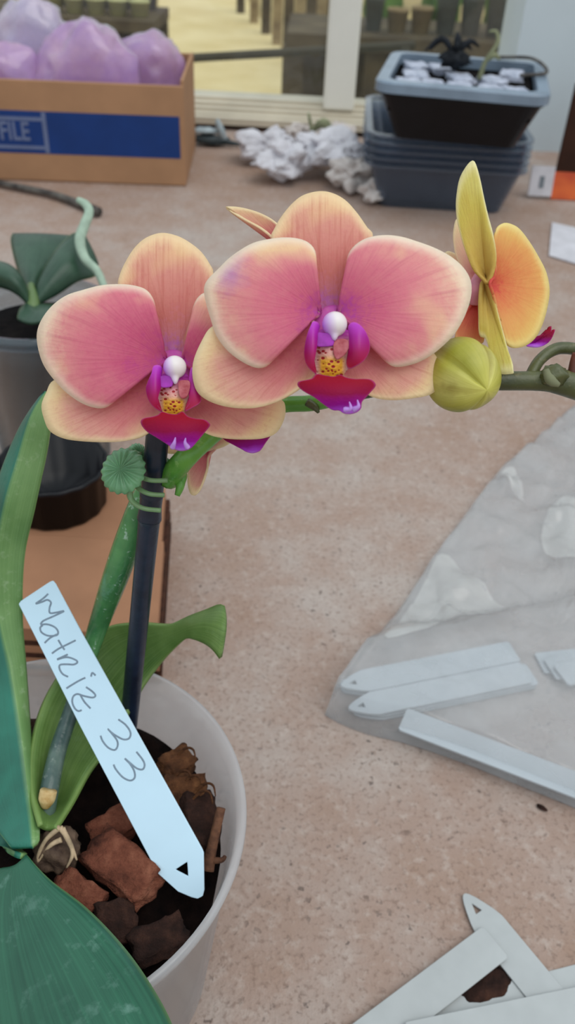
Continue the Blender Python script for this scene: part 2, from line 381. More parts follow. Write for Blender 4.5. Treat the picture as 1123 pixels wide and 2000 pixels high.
def bevel(o, w=.001, seg=2):
    md = o.modifiers.new('bevel', 'BEVEL'); md.width = w; md.segments = seg; md.limit_method = 'ANGLE'
    return o
def cr(pts, n, closed=False):
    """Catmull-Rom through tuples, n samples evenly by arc length"""
    pts = [tuple(p) for p in pts]; m = len(pts); dense = []
    segs = m if closed else m-1
    for i in range(segs):
        if closed: a, b, c, d = pts[(i-1) % m], pts[i], pts[(i+1) % m], pts[(i+2) % m]
        else: a, b, c, d = pts[max(i-1, 0)], pts[i], pts[i+1], pts[min(i+2, m-1)]
        for k in range(12):
            t = k/12
            dense.append(tuple(.5*((2*q)+(-p+r)*t+(2*p-5*q+4*r-s)*t*t+(-p+3*q-3*r+s)*t**3) for p, q, r, s in zip(a, b, c, d)))
    dense.append(pts[0] if closed else pts[-1])
    L = [0]
    for a, b in zip(dense, dense[1:]): L.append(L[-1]+math.dist(a, b))
    out = []; j = 0; tot = L[-1]; cnt = n if closed else n-1
    for i in range(n):
        s = tot*i/cnt
        while j < len(L)-2 and L[j+1] < s: j += 1
        f = (s-L[j])/max(L[j+1]-L[j], 1e-12); f = min(max(f, 0), 1)
        out.append(tuple(x+(y-x)*f for x, y in zip(dense[j], dense[j+1])))
    return out
def tube_geo(pts, radii, n=40, seg=12):
    data = cr([tuple(p)+(r,) for p, r in zip(pts, radii)], n)
    ps = [Vector(d[:3]) for d in data]; V = []; Fc = []
    t0 = (ps[1]-ps[0]).normalized(); nx = t0.orthogonal().normalized()
    for i, p in enumerate(ps):
        t = (ps[min(i+1, n-1)]-ps[max(i-1, 0)]).normalized()
        nx = (nx-t*nx.dot(t)).normalized(); ny = t.cross(nx)
        for k in range(seg):
            a = 2*PI*k/seg; V.append(p+(nx*math.cos(a)+ny*math.sin(a))*data[i][3])
    for i in range(n-1):
        for k in range(seg):
            k2 = (k+1) % seg; Fc.append((i*seg+k, i*seg+k2, (i+1)*seg+k2, (i+1)*seg+k))
    Fc.append(tuple(range(seg))[::-1]); Fc.append(tuple((n-1)*seg+k for k in range(seg)))
    return V, Fc
def tube(name, pts, radii, mat, parent=None, n=40, seg=12, origin=None):
    if not isinstance(radii, (list, tuple)): radii = [radii]*len(pts)
    V, Fc = tube_geo(pts, radii, n, seg)
    return mk(name, V, Fc, mat, parent, origin)
def lathe(name, prof, c, mat, parent=None, seg=64, closed=False, origin=None, wob=None):
    V = []; Fc = []; n = len(prof); c = Vector(c)
    for i, (r, z) in enumerate(prof):
        for k in range(seg):
            a = 2*PI*k/seg; rr = r*(wob(a, i) if wob else 1)
            V.append(c+Vector((rr*math.cos(a), rr*math.sin(a), z)))
    for i in range(n if closed else n-1):
        j = (i+1) % n
        for k in range(seg):
            k2 = (k+1) % seg; Fc.append((i*seg+k, i*seg+k2, j*seg+k2, j*seg+k))
    if not closed:
        if prof[0][0] > 1e-6: Fc.append(tuple(range(seg))[::-1])
        if prof[-1][0] > 1e-6: Fc.append(tuple((n-1)*seg+k for k in range(seg)))
    return mk(name, V, Fc, mat, parent, origin if origin is not None else c)
def box_geo(x0, x1, y0, y1, z0, z1, Mx=Matrix.Identity(4), V=None, Fc=None):
    V = [] if V is None else V; Fc = [] if Fc is None else Fc; b = len(V)
    for x in (x0, x1):
        for y in (y0, y1):
            for z in (z0, z1): V.append(Mx @ Vector((x, y, z)))
    for f in ((0, 1, 3, 2), (4, 6, 7, 5), (0, 4, 5, 1), (2, 3, 7, 6), (0, 2, 6, 4), (1, 5, 7, 3)): Fc.append(tuple(b+i for i in f))
    return V, Fc
def box(name, x0, x1, y0, y1, z0, z1, mat, parent=None, Mx=Matrix.Identity(4), bev=0.0, origin=None):
    V, Fc = box_geo(x0, x1, y0, y1, z0, z1, Mx)
    o = mk(name, V, Fc, mat, parent, origin if origin is not None else Mx @ Vector(((x0+x1)/2, (y0+y1)/2, z0)), smooth=False)
    if bev: bevel(o, bev)
    return o
def fan(name, outline, base, D0, lift, mat, parent, ns=14, nt=110, thick=.0007):
    """a petal: rings from its base to its rim; lift(s, t, x, y) = metres toward the viewer, x/y in -1..1 over the petal"""
    ol = cr(outline, nt, True)
    xs = [p[0] for p in ol]; ys = [p[1] for p in ol]
    x0, x1, y0, y1 = min(xs), max(xs), min(ys), max(ys)
    def nd(p): return ((p[0]-x0)/(x1-x0), 1-(p[1]-y0)/(y1-y0))
    far = max(math.dist(q, base) for q in ol); rh = [0.0]
    V = [P(base[0], base[1], D0-lift(0, 0, nd(base)[0]*2-1, nd(base)[1]*2-1, 0.0))]; fu = [(0.5, 0)]; po = [nd(base)]; Fc = []
    for i in range(1, ns+1):
        s = (i/ns)**.85
        for k, q in enumerate(ol):
            px, py = base[0]+(q[0]-base[0])*s, base[1]+(q[1]-base[1])*s
            u = nd((px, py)); rho = math.dist((px, py), base)/far; rh.append(rho)
            V.append(P(px, py, D0-lift(s, k/nt, u[0]*2-1, u[1]*2-1, rho))); fu.append((k/nt, s)); po.append(u)
    for k in range(nt):
        k2 = (k+1) % nt; Fc.append((0, 1+k, 1+k2))
        for i in range(ns-1):
            a = 1+i*nt; Fc.append((a+k, a+nt+k, a+nt+k2, a+k2))
    return mk(name, V, Fc, mat, parent, None, {'fan': fu, 'pos': po, 'rho': [(r_, f_[1]) for r_, f_ in zip(rh, fu)]}, True, thick, 0)
def ribbon(name, secs, mat, parent, n=60, m=13, thick=.0016, crease=0.0):
    """a leaf: secs = [(L, M, R)] with each (px, py, D)"""
    A = cr([s[0] for s in secs], n); B = cr([s[1] for s in secs], n); C = cr([s[2] for s in secs], n)
    V = []; uv = []; Fc = []
    for i in range(n):
        a, b, c = P(*A[i]), P(*B[i]), P(*C[i])
        for j in range(m):
            u = j/(m-1)
            q = a*((1-u)*(1-2*u)) + b*(4*u*(1-u)) + c*(u*(2*u-1))
            l = a+(b-a)*(2*u) if u < .5 else b+(c-b)*(2*u-1)
            V.append(q.lerp(l, crease)); uv.append((u, i/(n-1)))
    for i in range(n-1):
        for j in range(m-1):
            k = i*m+j; Fc.append((k, k+1, k+m+1, k+m))
    return mk(name, V, Fc, mat, parent, None, {'fan': uv}, True, thick, 0)
def blob_geo(c, size, seed, amp=.25, freq=2.0, rot=None, sub=3, boxy=0.0, octs=3):
    bm = bmesh.new()
    if boxy > 0:
        bmesh.ops.create_cube(bm, size=2.0); bmesh.ops.subdivide_edges(bm, edges=bm.edges, cuts=7, use_grid_fill=True)
    else: bmesh.ops.create_icosphere(bm, subdivisions=sub, radius=1.0)
    off = Vector((seed*3.7, seed*1.3, seed*5.1))
    R_ = rot if rot is not None else Matrix.Identity(3)
    V = []
    bm.verts.ensure_lookup_table()
    for v in bm.verts:
        d = v.co.copy()
        if boxy > 0: d = d.lerp(d.normalized()*1.15, 1-boxy)
        k = 1+amp*noise.fractal(d*freq+off, 1.0, 2.0, octs)
        d = d*k
        V.append(Vector(c)+R_ @ Vector((d.x*size[0], d.y*size[1], d.z*size[2])))
    Fc = [tuple(v.index for v in f.verts) for f in bm.faces]
    bm.free()
    return V, Fc
def blob(name, c, size, seed, mat, parent=None, amp=.25, freq=2.0, rot=None, sub=3, boxy=0.0, smooth=True, floor=None, octs=3):
    V, Fc = blob_geo(c, size, seed, amp, freq, rot, sub, boxy, octs)
    if floor is not None:
        lo = min(v.z for v in V)
        for v in V: v.z += floor-lo
    base = Vector((c[0], c[1], min(v.z for v in V)))
    return mk(name, V, Fc, mat, parent, base, None, smooth)
def copy_tree(o, parent=None):
    c = o.copy(); COL.objects.link(c); c.parent = parent
    for ch in list(o.children): copy_tree(ch, c)
    return c
def S(ox, oy, k): return lambda pts: [(ox+x/k, oy+y/k) for x, y in pts]
def euler(x, y, z): return Matrix.Rotation(z, 3, 'Z') @ Matrix.Rotation(y, 3, 'Y') @ Matrix.Rotation(x, 3, 'X')

# ================================================================== SETTING
wa, wb = Pz(383, 252, 0), Pz(680, 268, 0)
wd = (wb-wa).normalized(); wn = Vector((-wd.y, wd.x, 0))
def wline(x, dep): q = wa+wn*dep; return q.y+wd.y/wd.x*(x-q.x)
tpoly = [(-1.3, -.25), (1.3, -.25), (1.3, wline(1.3, .09)), (-1.3, wline(-1.3, .09))]
table = mk('concrete_table', [Vector((p[0], p[1], z)) for z in (-.07, 0) for p in tpoly], [(3, 2, 1, 0), (4, 5, 6, 7), (0, 1, 5, 4), (1, 2, 6, 5), (2, 3, 7, 6), (3, 0, 4, 7)], M['table'], None, Vector((0, .6, -.85)), None, False)
tag(table, 'wide pinkish beige speckled concrete tabletop under everything', 'table')
# (legs out of view keep it standing on the ground)
for sx in (-1.1, 1.1):
    for sy in (-.1, 1.15): box('leg', sx-.05, sx+.05, sy-.05, sy+.05, -.85, -.07, M['wallpaint'], table)

# window line: runs along the back of the table
wa, wb = Pz(383, 252, 0), Pz(680, 268, 0)
wd = (wb-wa).normalized(); wn = Vector((-wd.y, wd.x, 0))
WX = Matrix(((wd.x, wn.x, 0, wa.x), (wd.y, wn.y, 0, wa.y), (0, 0, 1, 0), (0, 0, 0, 1)))
def wpos(px, py, depth):
    """point where the pixel's ray meets the vertical plane 'depth' behind the sill front, in window coordinates"""
    d = ray(px, py); o = EYE-wa
    t = (depth-o.dot(wn))/d.dot(wn)
    p = EYE+d*t
    return (p-wa).dot(wd), p.z
win = tag(empty('window_1', wa), kind='structure')
def extrude(name, prof, u0, u1, mat, parent):
    V = []; n = len(prof)
    for u in (u0, u1):
        for y, z in prof: V.append(WX @ Vector((u, y, z)))
    Fc = [(i, (i+1) % n, n+(i+1) % n, n+i) for i in range(n)]+[tuple(range(n))[::-1], tuple(range(n, 2*n))]
    return mk(name, V, Fc, mat, parent, None, None, False)
extrude('sill', [(0, .008), (0, .018), (.010, .019), (.010, .021), (.024, .022), (.024, .026), (.036, .027), (.036, .031), (.050, .032), (.050, .036), (.09, .037), (.09, .008)], -1.0, 1.0, M['sill'], win)
extrude('plinth', [(.014, .0), (.014, .008), (.09, .008), (.09, .0)], -1.0, 1.0, M['plinth_brown'], win)
u0, z0 = wpos(632, 195, .04); u1, z1 = wpos(692, 195, .04)
box('mullion', u0, u1, .03, .085, .03, .9, M['mullion'], win, WX, .004)
ug = wpos(1000, 60, .04)[0]
box('glass_pane', u1+.002, ug-.01, .058, .061, .037, .9, M['glass'], win, WX)
box('glass_pane', -1.0, u0-.002, .058, .061, .037, .9, M['glass'], win, WX)
V, Fc = box_geo(ug, ug+.6, -.02, .12, -.07, .95, WX)
tag(mk('wall_right', V, Fc, M['wallpaint'], None, WX @ Vector((ug+.3, .05, 0)), None, False), kind='structure')
V, Fc = box_geo(-1.2, 1.4, .0, .09, -.85, -.075, WX)
tag(mk('wall_back', V, Fc, M['wallpaint'], None, WX @ Vector((0, .05, -.85)), None, False), kind='structure')

GZ = -.85
gnd = box('ground', -9, 9, -3, 22, GZ-.1, GZ, M['soilground']); tag(gnd, kind='structure')
pl = [Pz(312, -40, GZ), Pz(300, 180, GZ), Pz(640, 230, GZ), Pz(452, -40, GZ)]
def prism(name, poly, z0, z1, mat, **kw):
    n = len(poly); V = [Vector((p[0], p[1], z0)) for p in poly]+[Vector((p[0], p[1], z1)) for p in poly]
    Fc = [tuple(range(n))[::-1], tuple(range(n, 2*n))]+[(i, (i+1) % n, n+(i+1) % n, n+i) for i in range(n)]
    o = mk(name, V, Fc, mat, smooth=False, **kw); return o
p0, p1, p2, p3 = pl
tag(prism('path', [p0+(p0-p1)*1.0, p1, p2, p3+(p3-p2)*1.0], GZ+.001, GZ+.02, M['path']), kind='structure')

# rail outside the window
a, b = WX @ Vector((wpos(290, 118, .5)[0], .5, wpos(290, 118, .5)[1])), WX @ Vector((wpos(660, 97, .5)[0], .5, wpos(660, 97, .5)[1]))
d_ = (b-a); rail = empty('handrail', a.lerp(b, .5)-Vector((0, 0, .7)))
tag(rail, 'dark slim rail crossing outside the window before the sandy path', 'rail')
tube('bar', [a-d_*.8, a, b, b+d_*.4], .008, M['rail'], rail, 20, 10)
for f in (-.75, 1.35):
    q = a+d_*f; tube('post', [Vector((q.x, q.y, GZ)), Vector((q.x, q.y, (GZ+q.z)/2)), q], .012, M['rail'], rail, 6, 10)

# outside bench on the far side of the path, with its row of pots
def far_bench(name, pxs, py_top, py_bot, label, Y):
    a = PY(pxs[0], py_top, Y); b = PY(pxs[1], py_top, Y)
    e = empty(name, Vector(((a.x+b.x)/2, Y, GZ))); tag(e, label, 'bench')
    zt = (a.z+b.z)/2
    box('bench_top', a.x, b.x, Y, Y+.5, zt-.05, zt, M['wood_dark'], e)
    zb = PY((pxs[0]+pxs[1])/2, py_bot, Y).z
    box('shelf_board', a.x, b.x, Y+.12, Y+.45, max(zb, GZ+.1), max(zb, GZ+.1)+.03, M['wood_dark'], e)
    for i in range(4):
        x = a.x+(b.x-a.x)*(i+.08)/3.2
        box('bench_leg', x-.04, x+.04, Y+.03, Y+.11, GZ, zt-.05, M['wood_dark'], e)
    box('back_board', a.x, b.x, Y+.42, Y+.46, GZ, zt-.05, M['wood_dark'], e)
    return e, zt
e1, zt1 = far_bench('potting_bench', (-60, 300), 34, 95, 'dark timber bench outside carrying a row of pale pots', 4.6)
def garden_pot(x, y, z, r, h, mat, lab, grp, plant=True):
    e = empty('garden_pot', (x, y, z)); tag(e, lab, 'plant pot', grp)
    lathe('pot_body', [(0, 0), (r*.72, 0), (r*.95, h*.88), (r, h*.88), (r, h), (r*.9, h), (r*.86, h*.8), (0, h*.8)], (x, y, z), mat, e, 20)
    if plant: blob('foliage', (x, y, z+h*1.25), (r*.95, r*.95, h*.5), x*3+y, M['bush'], e, .6, 2.5, None, 2)
    return e
for i, px in enumerate((106, 148, 190, 232, 274)):
    q = PY(px, 34, 4.75)
    garden_pot(q.x, 4.75, zt1, .052, .07, M['potpale'], 'pale pot in the row on the timber bench outside', 'pale pots on the bench outside', False)
    garden_pot(q.x+.01, 4.99, zt1, .046, .13, M['potgrey'], 'grey pot with leaves behind the pale pots outside', 'grey pots on the bench outside')
# timber posts along the other side of the path
for i in range(9):
    f = i/8
    px = 470+(640-470)*f**.9; py = 30+(205-30)*f**1.05
    q = Pz(px, py, GZ)
    o = box('timber_post', q.x-.035, q.x+.035, q.y-.035, q.y+.035, GZ, GZ+1.05, M['wood'] if i % 2 else M['wood_dark'])
    tag(o, 'upright pale timber post beside the sandy path' if i % 2 else 'upright dark timber post beside the sandy path', 'post', 'pale timber posts outside' if i % 2 else 'dark timber posts outside')
e2, zt2 = far_bench('display_bench', (560, 1090), 78, 118, 'dark bench outside behind the black seedling tray', 3.6)
for i, (px, r, h, mm) in enumerate(((726, .04, .12, 'potgrey'), (772, .044, .08, 'wood'), (818, .044, .09, 'wood'), (866, .046, .15, 'potgrey'), (914, .046, .14, 'potgrey'), (964, .046, .15, 'potgrey'))):
    q = PY(px, 78, 3.75)
    garden_pot(q.x, 3.75, zt2, r, h, M[mm], ('squat tan pot' if mm == 'wood' else 'tall grey pot')+' on the dark bench behind the seedling tray', ('tan' if mm == 'wood' else 'grey')+' pots on the display bench', mm != 'wood')
for i, (px, py, s) in enumerate(((748, -8, .28), (868, -22, .32), (985, -5, .28))):
    q = PY(px, py, 4.6)
    o = blob('shrub', (q.x, 4.6, q.z), (s*.28, s*.4, s*.8), 4+i, M['bush'], None, .5, 3, None, 3, octs=5)
    V_ = o.data.vertices
    h_ = q.z-GZ
    st = tube('stem', [Vector((q.x, 4.6, GZ)), Vector((q.x+.02, 4.6, GZ+h_*.5)), Vector((q.x, 4.6, q.z))], .025, M['wood_dark'], o, 8, 8)
    tag(o, ('bright green shrub outside by the white frame post', 'broad bright green shrub outside above the seedling tray', 'bright green shrub outside beside the pale blue wall')[i], 'shrub')

# ================================================================== BACK OF THE TABLE
# cardboard box of lilac bags
bf = Pz(364, 364, .0006); Yb = bf.y
zt = PY(350, 168, Yb).z; xr = bf.x; xl = -.56; Db = .185; th = .004
BMx = Matrix.Translation(bf) @ Matrix.Rotation(math.radians(3), 4, 'Z') @ Matrix.Translation(-bf)
bx = empty('cardboard_box', Vector(((xl+xr)/2, Yb+Db/2, .0006)))
tag(bx, 'open cardboard box with a blue printed band, holding lilac bags', 'box')
zb = .0006
box('base_panel', xl+th, xr-th, Yb+th, Yb+Db-th, zb, zb+th, M['card_box'], bx, BMx)
box('front_panel', xl, xr, Yb, Yb+th, zb, zt, M['card_box'], bx, BMx, bev=.0015)
box('back_panel', xl, xr, Yb+Db-th, Yb+Db, zb, zt+.004, M['card_box'], bx, BMx, bev=.0015)
box('side_panel', xr-th, xr, Yb+th+.0003, Yb+Db-th-.0003, zb, zt+.006, M['card_box'], bx, BMx, bev=.0015)
box('side_panel', xl, xl+th, Yb+th+.0003, Yb+Db-th-.0003, zb, zt, M['card_box'], bx, BMx, bev=.0015)
zb1, zb0 = PY(200, 220, Yb).z, PY(200, 302, Yb).z
band = box('printed_band', xl, xr-.006, Yb-.0004, Yb-.0001, zb0, zb1, M['blue'], bx, BMx)
xv = PY(92, 255, Yb).x; px_m = .95/F
box('band_rule', xv-.0026, xv+.0026, Yb-.0008, Yb-.0004, zb0+.001, zb1-.001, M['print'], band, BMx)
box('band_rule', xl, xv-.0026, Yb-.0008, Yb-.0004, zb1-.0112, zb1-.007, M['print'], band, BMx)
box('band_rule', xl, xv-.0026, Yb-.0008, Yb-.0004, zb0+.005, zb0+.009, M['print'], band, BMx)
def text(name, s, size, Mx, mat, parent, extrude=.0003, ax='RIGHT'):
    cu = bpy.data.curves.new(name, 'FONT'); cu.body = s; cu.size = size; cu.extrude = extrude; cu.align_x = ax; cu.offset = .0006
    cu.materials.append(mat)
    tmp = bpy.data.objects.new('lettering_curve', cu); me = bpy.data.meshes.new_from_object(tmp); bpy.data.objects.remove(tmp)
    o = bpy.data.objects.new(name, me); COL.objects.link(o)
    o.parent = parent; o.matrix_basis = WM[parent.name].inverted() @ Mx
    return o
zt_ = (zb0+zb1)/2-.009
text('lettering', '& FILE', .030, BMx @ Matrix.Translation((PY(63, 260, Yb).x, Yb-.0006, zt_)) @ Matrix.Rotation(PI/2, 4, 'X') @ Matrix.Diagonal((.72, 1, 1, 1)), M['print'], band)

def bag_blob(px, py, back, rx, ry, rz, seed, mat, label):
    Y = Yb+(.128 if back else .047)
    q = PY(px, py, Y); V, Fc = blob_geo((0, 0, 0), (rx, ry, rz), seed, .20, 1.1, None, 4, 0, 4)
    loc = BMx.inverted() @ q; lim = .040
    out = []
    for v in V:
        dn = v.normalized()
        rdg = 1-abs(noise.noise(dn*2.3+Vector((seed, 0, 0))))*2
        rd2 = 1-abs(noise.noise(dn*5.0+Vector((0, seed, 0))))*2
        w_ = loc+v*(1+.10*rdg+.045*rd2)
        w_.y = min(max(w_.y, loc.y-.034), loc.y+.036); w_.x = min(w_.x, xr-th-.003)
        # creases gathered toward the bag's knot
        ang = math.atan2(v.y, v.x)
        w_.z = max(w_.z, zb+th+.001)
        out.append(BMx @ w_)
    o = mk('lilac_bag', out, Fc, mat, None, Vector((q.x, q.y, min(v.z for v in out))))
    tag(o, label, 'plastic bag'); return o
bag_blob(172, 150, False, .056, .036, .060, 2.2, M['lilac'], 'rounded lilac plastic bag, the middle mound in the cardboard box')
bag_blob(282, 158, True, .050, .036, .056, 5.4, M['lilac'], 'lilac plastic bag at the box end nearest the window post')
bag_blob(70, 88, True, .046, .036, .050, 7.7, M['lilac2'], 'pale lilac bag bulging highest above the cardboard box')
bag_blob(-2, 160, False, .050, .036, .046, 9.1, M['lilac'], 'lilac bag slumped below the pale bulging bag in the box')

# stack of clear trays with the black seedling tray on top
fl, fr_, bl = Pz(742, 160, .150), Pz(1066, 192, .150), Pz(709, 98, .150)
tx = (fr_-fl); Wt = tx.length; tx = Matrix.Rotation(math.radians(3), 3, 'Z') @ tx; tx.normalize(); ty = Vector((-tx.y, tx.x, 0)); Dt = max(.15, (bl-fl).dot(ty))
def trayframe(o, a, b, z):   # local x along front edge, y away
    o = Vector(o); return Matrix(((a.x, b.x, 0, o.x), (a.y, b.y, 0, o.y), (0, 0, 1, z), (0, 0, 0, 1)))
def tray_geo(W, D, h, tp, w, Mx, rim=.008, rimh=.006, rad=.018):
    """open tapered tray with rolled rim, one closed surface; rounded corners"""
    def loop(x0, x1, y0, y1, r, z, k=5):
        L = []
        for cx_, cy_, a0 in ((x1-r, y1-r, 0), (x0+r, y1-r, PI/2), (x0+r, y0+r, PI), (x1-r, y0+r, 1.5*PI)):
            for i in range(k):
                a = a0+PI/2*i/(k-1); L.append(Mx @ Vector((cx_+r*math.cos(a), cy_+r*math.sin(a), z)))
        return L
    rr = rad
    loops = [loop(tp, W-tp, tp, D-tp, rr*.7, 0), loop(0, W, 0, D, rr, h-rimh), loop(-rim, W+rim, -rim, D+rim, rr+rim, h-rimh), loop(-rim, W+rim, -rim, D+rim, rr+rim, h),
             loop(w, W-w, w, D-w, rr-w, h), loop(tp+w, W-tp-w, tp+w, D-tp-w, rr*.7-w*.5, w)]
    V = [v for L in loops for v in L]; n = len(loops[0]); Fc = []
    for i in range(len(loops)-1):
        for k in range(n): Fc.append((i*n+k, i*n+(k+1) % n, (i+1)*n+(k+1) % n, (i+1)*n+k))
    Fc.append(tuple(range(n))[::-1]); Fc.append(tuple((len(loops)-1)*n+k for k in range(n)))
    return V, Fc
# clear trays, nested
cfl, cfr = Pz(728, 262, .088), Pz(1040, 288, .088)
cx_ = (Matrix.Rotation(math.radians(5), 3, 'Z') @ (cfr-cfl)).normalized(); cy_ = Vector((-cx_.y, cx_.x, 0)); Wc = (cfr-cfl).length
cbl = Pz(673, 178, .088); Dc = .20
names = ['lowest of the nested stack', 'second from the bottom of the nested stack', 'middle one of the nested stack', 'second from the top of the nested stack', 'topmost of the nested stack']
ctr = cfl+cx_*Wc/2+cy_*Dc/2
for i in range(5):
    zi = .001+i*.0085; W_, D_ = Wc*(1-.0*i), Dc
    a_ = 0
    ax_ = Matrix.Rotation(a_, 3, 'Z') @ cx_; ay_ = Matrix.Rotation(a_, 3, 'Z') @ cy_
    org = ctr-ax_*W_/2-ay_*D_/2
    Mx = trayframe(org, cx_, cy_, zi) if True else None
    V, Fc = tray_geo(Wc, Dc, .054, .016, .0010, Mx, .007, .0025)
    o = mk('clear_tray', V, Fc, M['clear_tray'], None, Vector((ctr.x, ctr.y, zi)), None, False)
    tag(o, 'clear plastic tray, '+names[i]+' under the black tray', 'tray', 'clear nested trays')
# black seedling tray with grey rim
zt0 = .001+4*.0085+.054+.001
Mx = trayframe(fl, tx, ty, zt0)
ht = .150-zt0
st = empty('seedling_tray', Mx @ Vector((Wt/2, Dt/2, 0)))
tag(st, 'black seedling tray with grey rim on the clear tray stack', 'tray')
V, Fc = tray_geo(Wt, Dt, ht-.010, .02, .0015, Mx, .002, .003)
mk('tray_body', V, Fc, M['black'], st, None, None, False)
# rim: a ring
def ring_geo(W, D, out, inn, z0, z1, Mx):
    V = []; k = 5
    def loop(e, r, z):
        L = []
        for cx__, cy__, a0 in ((W+e-r, D+e-r, 0), (-e+r, D+e-r, PI/2), (-e+r, -e+r, PI), (W+e-r, -e+r, 1.5*PI)):
            for i in range(k):
                a = a0+PI/2*i/(k-1); L.append(Mx @ Vector((cx__+r*math.cos(a), cy__+r*math.sin(a), z)))
        return L
    Ls = [loop(out, .02, z0), loop(out, .02, z1-.002), loop(out-.002, .019, z1), loop(-inn, .012, z1), loop(-inn, .012, z0)]
    V = [v for L in Ls for v in L]; n = 4*k; Fc = []
    for i in range(5):
        j = (i+1) % 5
        for q in range(n): Fc.append((i*n+q, i*n+(q+1) % n, j*n+(q+1) % n, j*n+q))
    return V, Fc
V, Fc = ring_geo(Wt, Dt, .006, .008, ht-.0095, ht+.002, Mx)
mk('rim', V, Fc, M['tray_grey'], st, None, None, False)
box('soil', .010, Wt-.010, .010, Dt-.010, ht-.03, ht-.012, M['soil'], st, Mx)
# cell dividers / pale plug tops seen in the tray
random.seed(11)
for i in range(5):
    for j in range(3):
        if (i, j) in ((1, 1), (3, 2), (4, 1), (2, 2)): continue
        cw, cd = (Wt-.03)/5, (Dt-.03)/3
        c = Mx @ Vector((.015+cw*(i+.5)+random.uniform(-.004, .004), .015+cd*(j+.5), ht-.007))
        blob('white_plug', c, (cw*.45, cd*.40, .0035), i*3+j, M['plug'], st, .22, 1.2, euler(0, 0, random.uniform(-.2, .2)), 2, .82)
# dry tuft and pale stem on the tray
c = Mx @ Vector((Wt*.42, Dt*.62, ht-.002))
tf = empty('dry_seedling', c); tag(tf, 'dead dark seedling tuft lying on the black seedling tray', 'seedling')
blob('root_clump', c+Vector((0, 0, .012)), (.016, .012, .010), 3, M['drytuft'], tf, .6, 3, None, 3)
for i in range(7):
    a = random.uniform(-.6, 3.6); l = random.uniform(.02, .045)
    tube('dry_leaf', [c+Vector((0, 0, .014)), c+Vector((math.cos(a)*l*.5, random.uniform(-.01, .01), .02+l*.35)), c+Vector((math.cos(a)*l, random.uniform(-.015, .015), .014+abs(math.sin(a))*l*.7))], [.003, .0035, .001], M['drytuft'], tf, 10, 6)
c = Mx @ Vector((Wt*.60, Dt*.5, ht-.006))
tf2 = empty('pale_seedling', c); tag(tf2, 'thin pale curled seedling standing in the black seedling tray', 'seedling')
tube('stem', [c, c+Vector((.004, 0, .02)), c+Vector((.014, 0, .038)), c+Vector((.010, 0, .05)), c+Vector((.002, 0, .049))], [.003, .0025, .0025, .002, .001], M['drypale'], tf2, 16, 6)
tube('leaf', [c+Vector((.004, 0, .02)), c+Vector((.012, 0, .026)), c+Vector((.02, 0, .022))], [.002, .004, .001], M['drypale'], tf2, 10, 6)
q0 = Mx @ Vector((Wt*.72, Dt*.95, ht+.006)); q1 = Mx @ Vector((Wt+.0, Dt*.55, ht+.006))
tag(tube('wire_hoop', [q0, q0.lerp(q1, .4)+Vector((.02, .01, .004)), q1+Vector((.004, 0, 0)), q1+Vector((-.03, -.02, -.001))], .002, M['stick'], None, 20, 6), 'thin grey hoop lying over the corner of the black seedling tray', 'wire')

# crumpled tissue heap
random.seed(5)
clumps = [(520, 318, .030, 'white', 'crumpled white tissue at the cardboard box end of the heap'), (556, 352, .032, 'white', 'crumpled white tissue lowest in the middle of the heap'), (612, 318, .026, 'white', 'crumpled white tissue at the back of the heap near the sill'),
          (648, 345, .036, 'white', 'biggest crumpled white tissue in the middle of the heap'), (692, 368, .028, 'warm', 'warm white crumpled tissue against the clear tray stack'), (590, 290, .022, 'warm', 'small crumpled tissue by the sill in the heap'), (655, 295, .026, 'warm', 'crumpled tissue between the sill and the clear trays'), (728, 396, .016, 'warm', 'small warm white tissue in front of the clear trays')]
for i, (px, py, r, kd, lb_) in enumerate(clumps):
    q = Pz(px, py, .0)
    o = blob('crumpled_tissue', q+Vector((0, 0, r*.5)), (r*1.05, r*.85, r*.62), i*2.3+1, M['paper'] if kd == 'white' else M['tissue'], None, .75, 1.25, euler(0, 0, i), 4, 0, False, .0008, 3)
    tag(o, lb_, 'tissue', 'crumpled tissues by the sill')
q = Pz(612, 300, 0)
e = empty('dried_leaf_sprig', q); tag(e, 'grey green dried sprig among the crumpled tissue by the sill', 'sprig')
tube('stem', [q+Vector((0, 0, .004)), q+Vector((-.004, -.003, .03)), q+Vector((-.01, -.004, .055))], [.003, .003, .002], M['drypale'], e, 10, 6)
tube('leaf', [q+Vector((-.004, -.003, .03)), q+Vector((.012, -.012, .045)), q+Vector((.03, -.02, .03))], [.002, .007, .001], M['drypale'], e, 12, 8)
# dark and pale scraps next to the box
q = Pz(395, 283, .0006)
e = empty('plastic_scrap', q); tag(e, 'dark and pale plastic scrap on the table beside the cardboard box', 'scrap')
blob('dark_piece', q+Vector((.008, 0, .008)), (.030, .012, .007), 2, M['scrap'], e, .4, 2, None, 3)
blob('pale_piece', q+Vector((.004, .004, .019)), (.022, .010, .004), 6, M['scrap2'], e, .3, 2, None, 3)
tube('pale_strip', [q+Vector((.035, 0, .004)), q+Vector((.028, -.002, .02)), q+Vector((.022, 0, .036))], [.003, .006, .003], M['scrap2'], e, 10, 8)
tube('dark_stalk', [q+Vector((.02, 0, .008)), q+Vector((.042, -.004, .006)), q+Vector((.066, -.006, .0035))], [.005, .004, .001], M['scrap'], e, 10, 8)
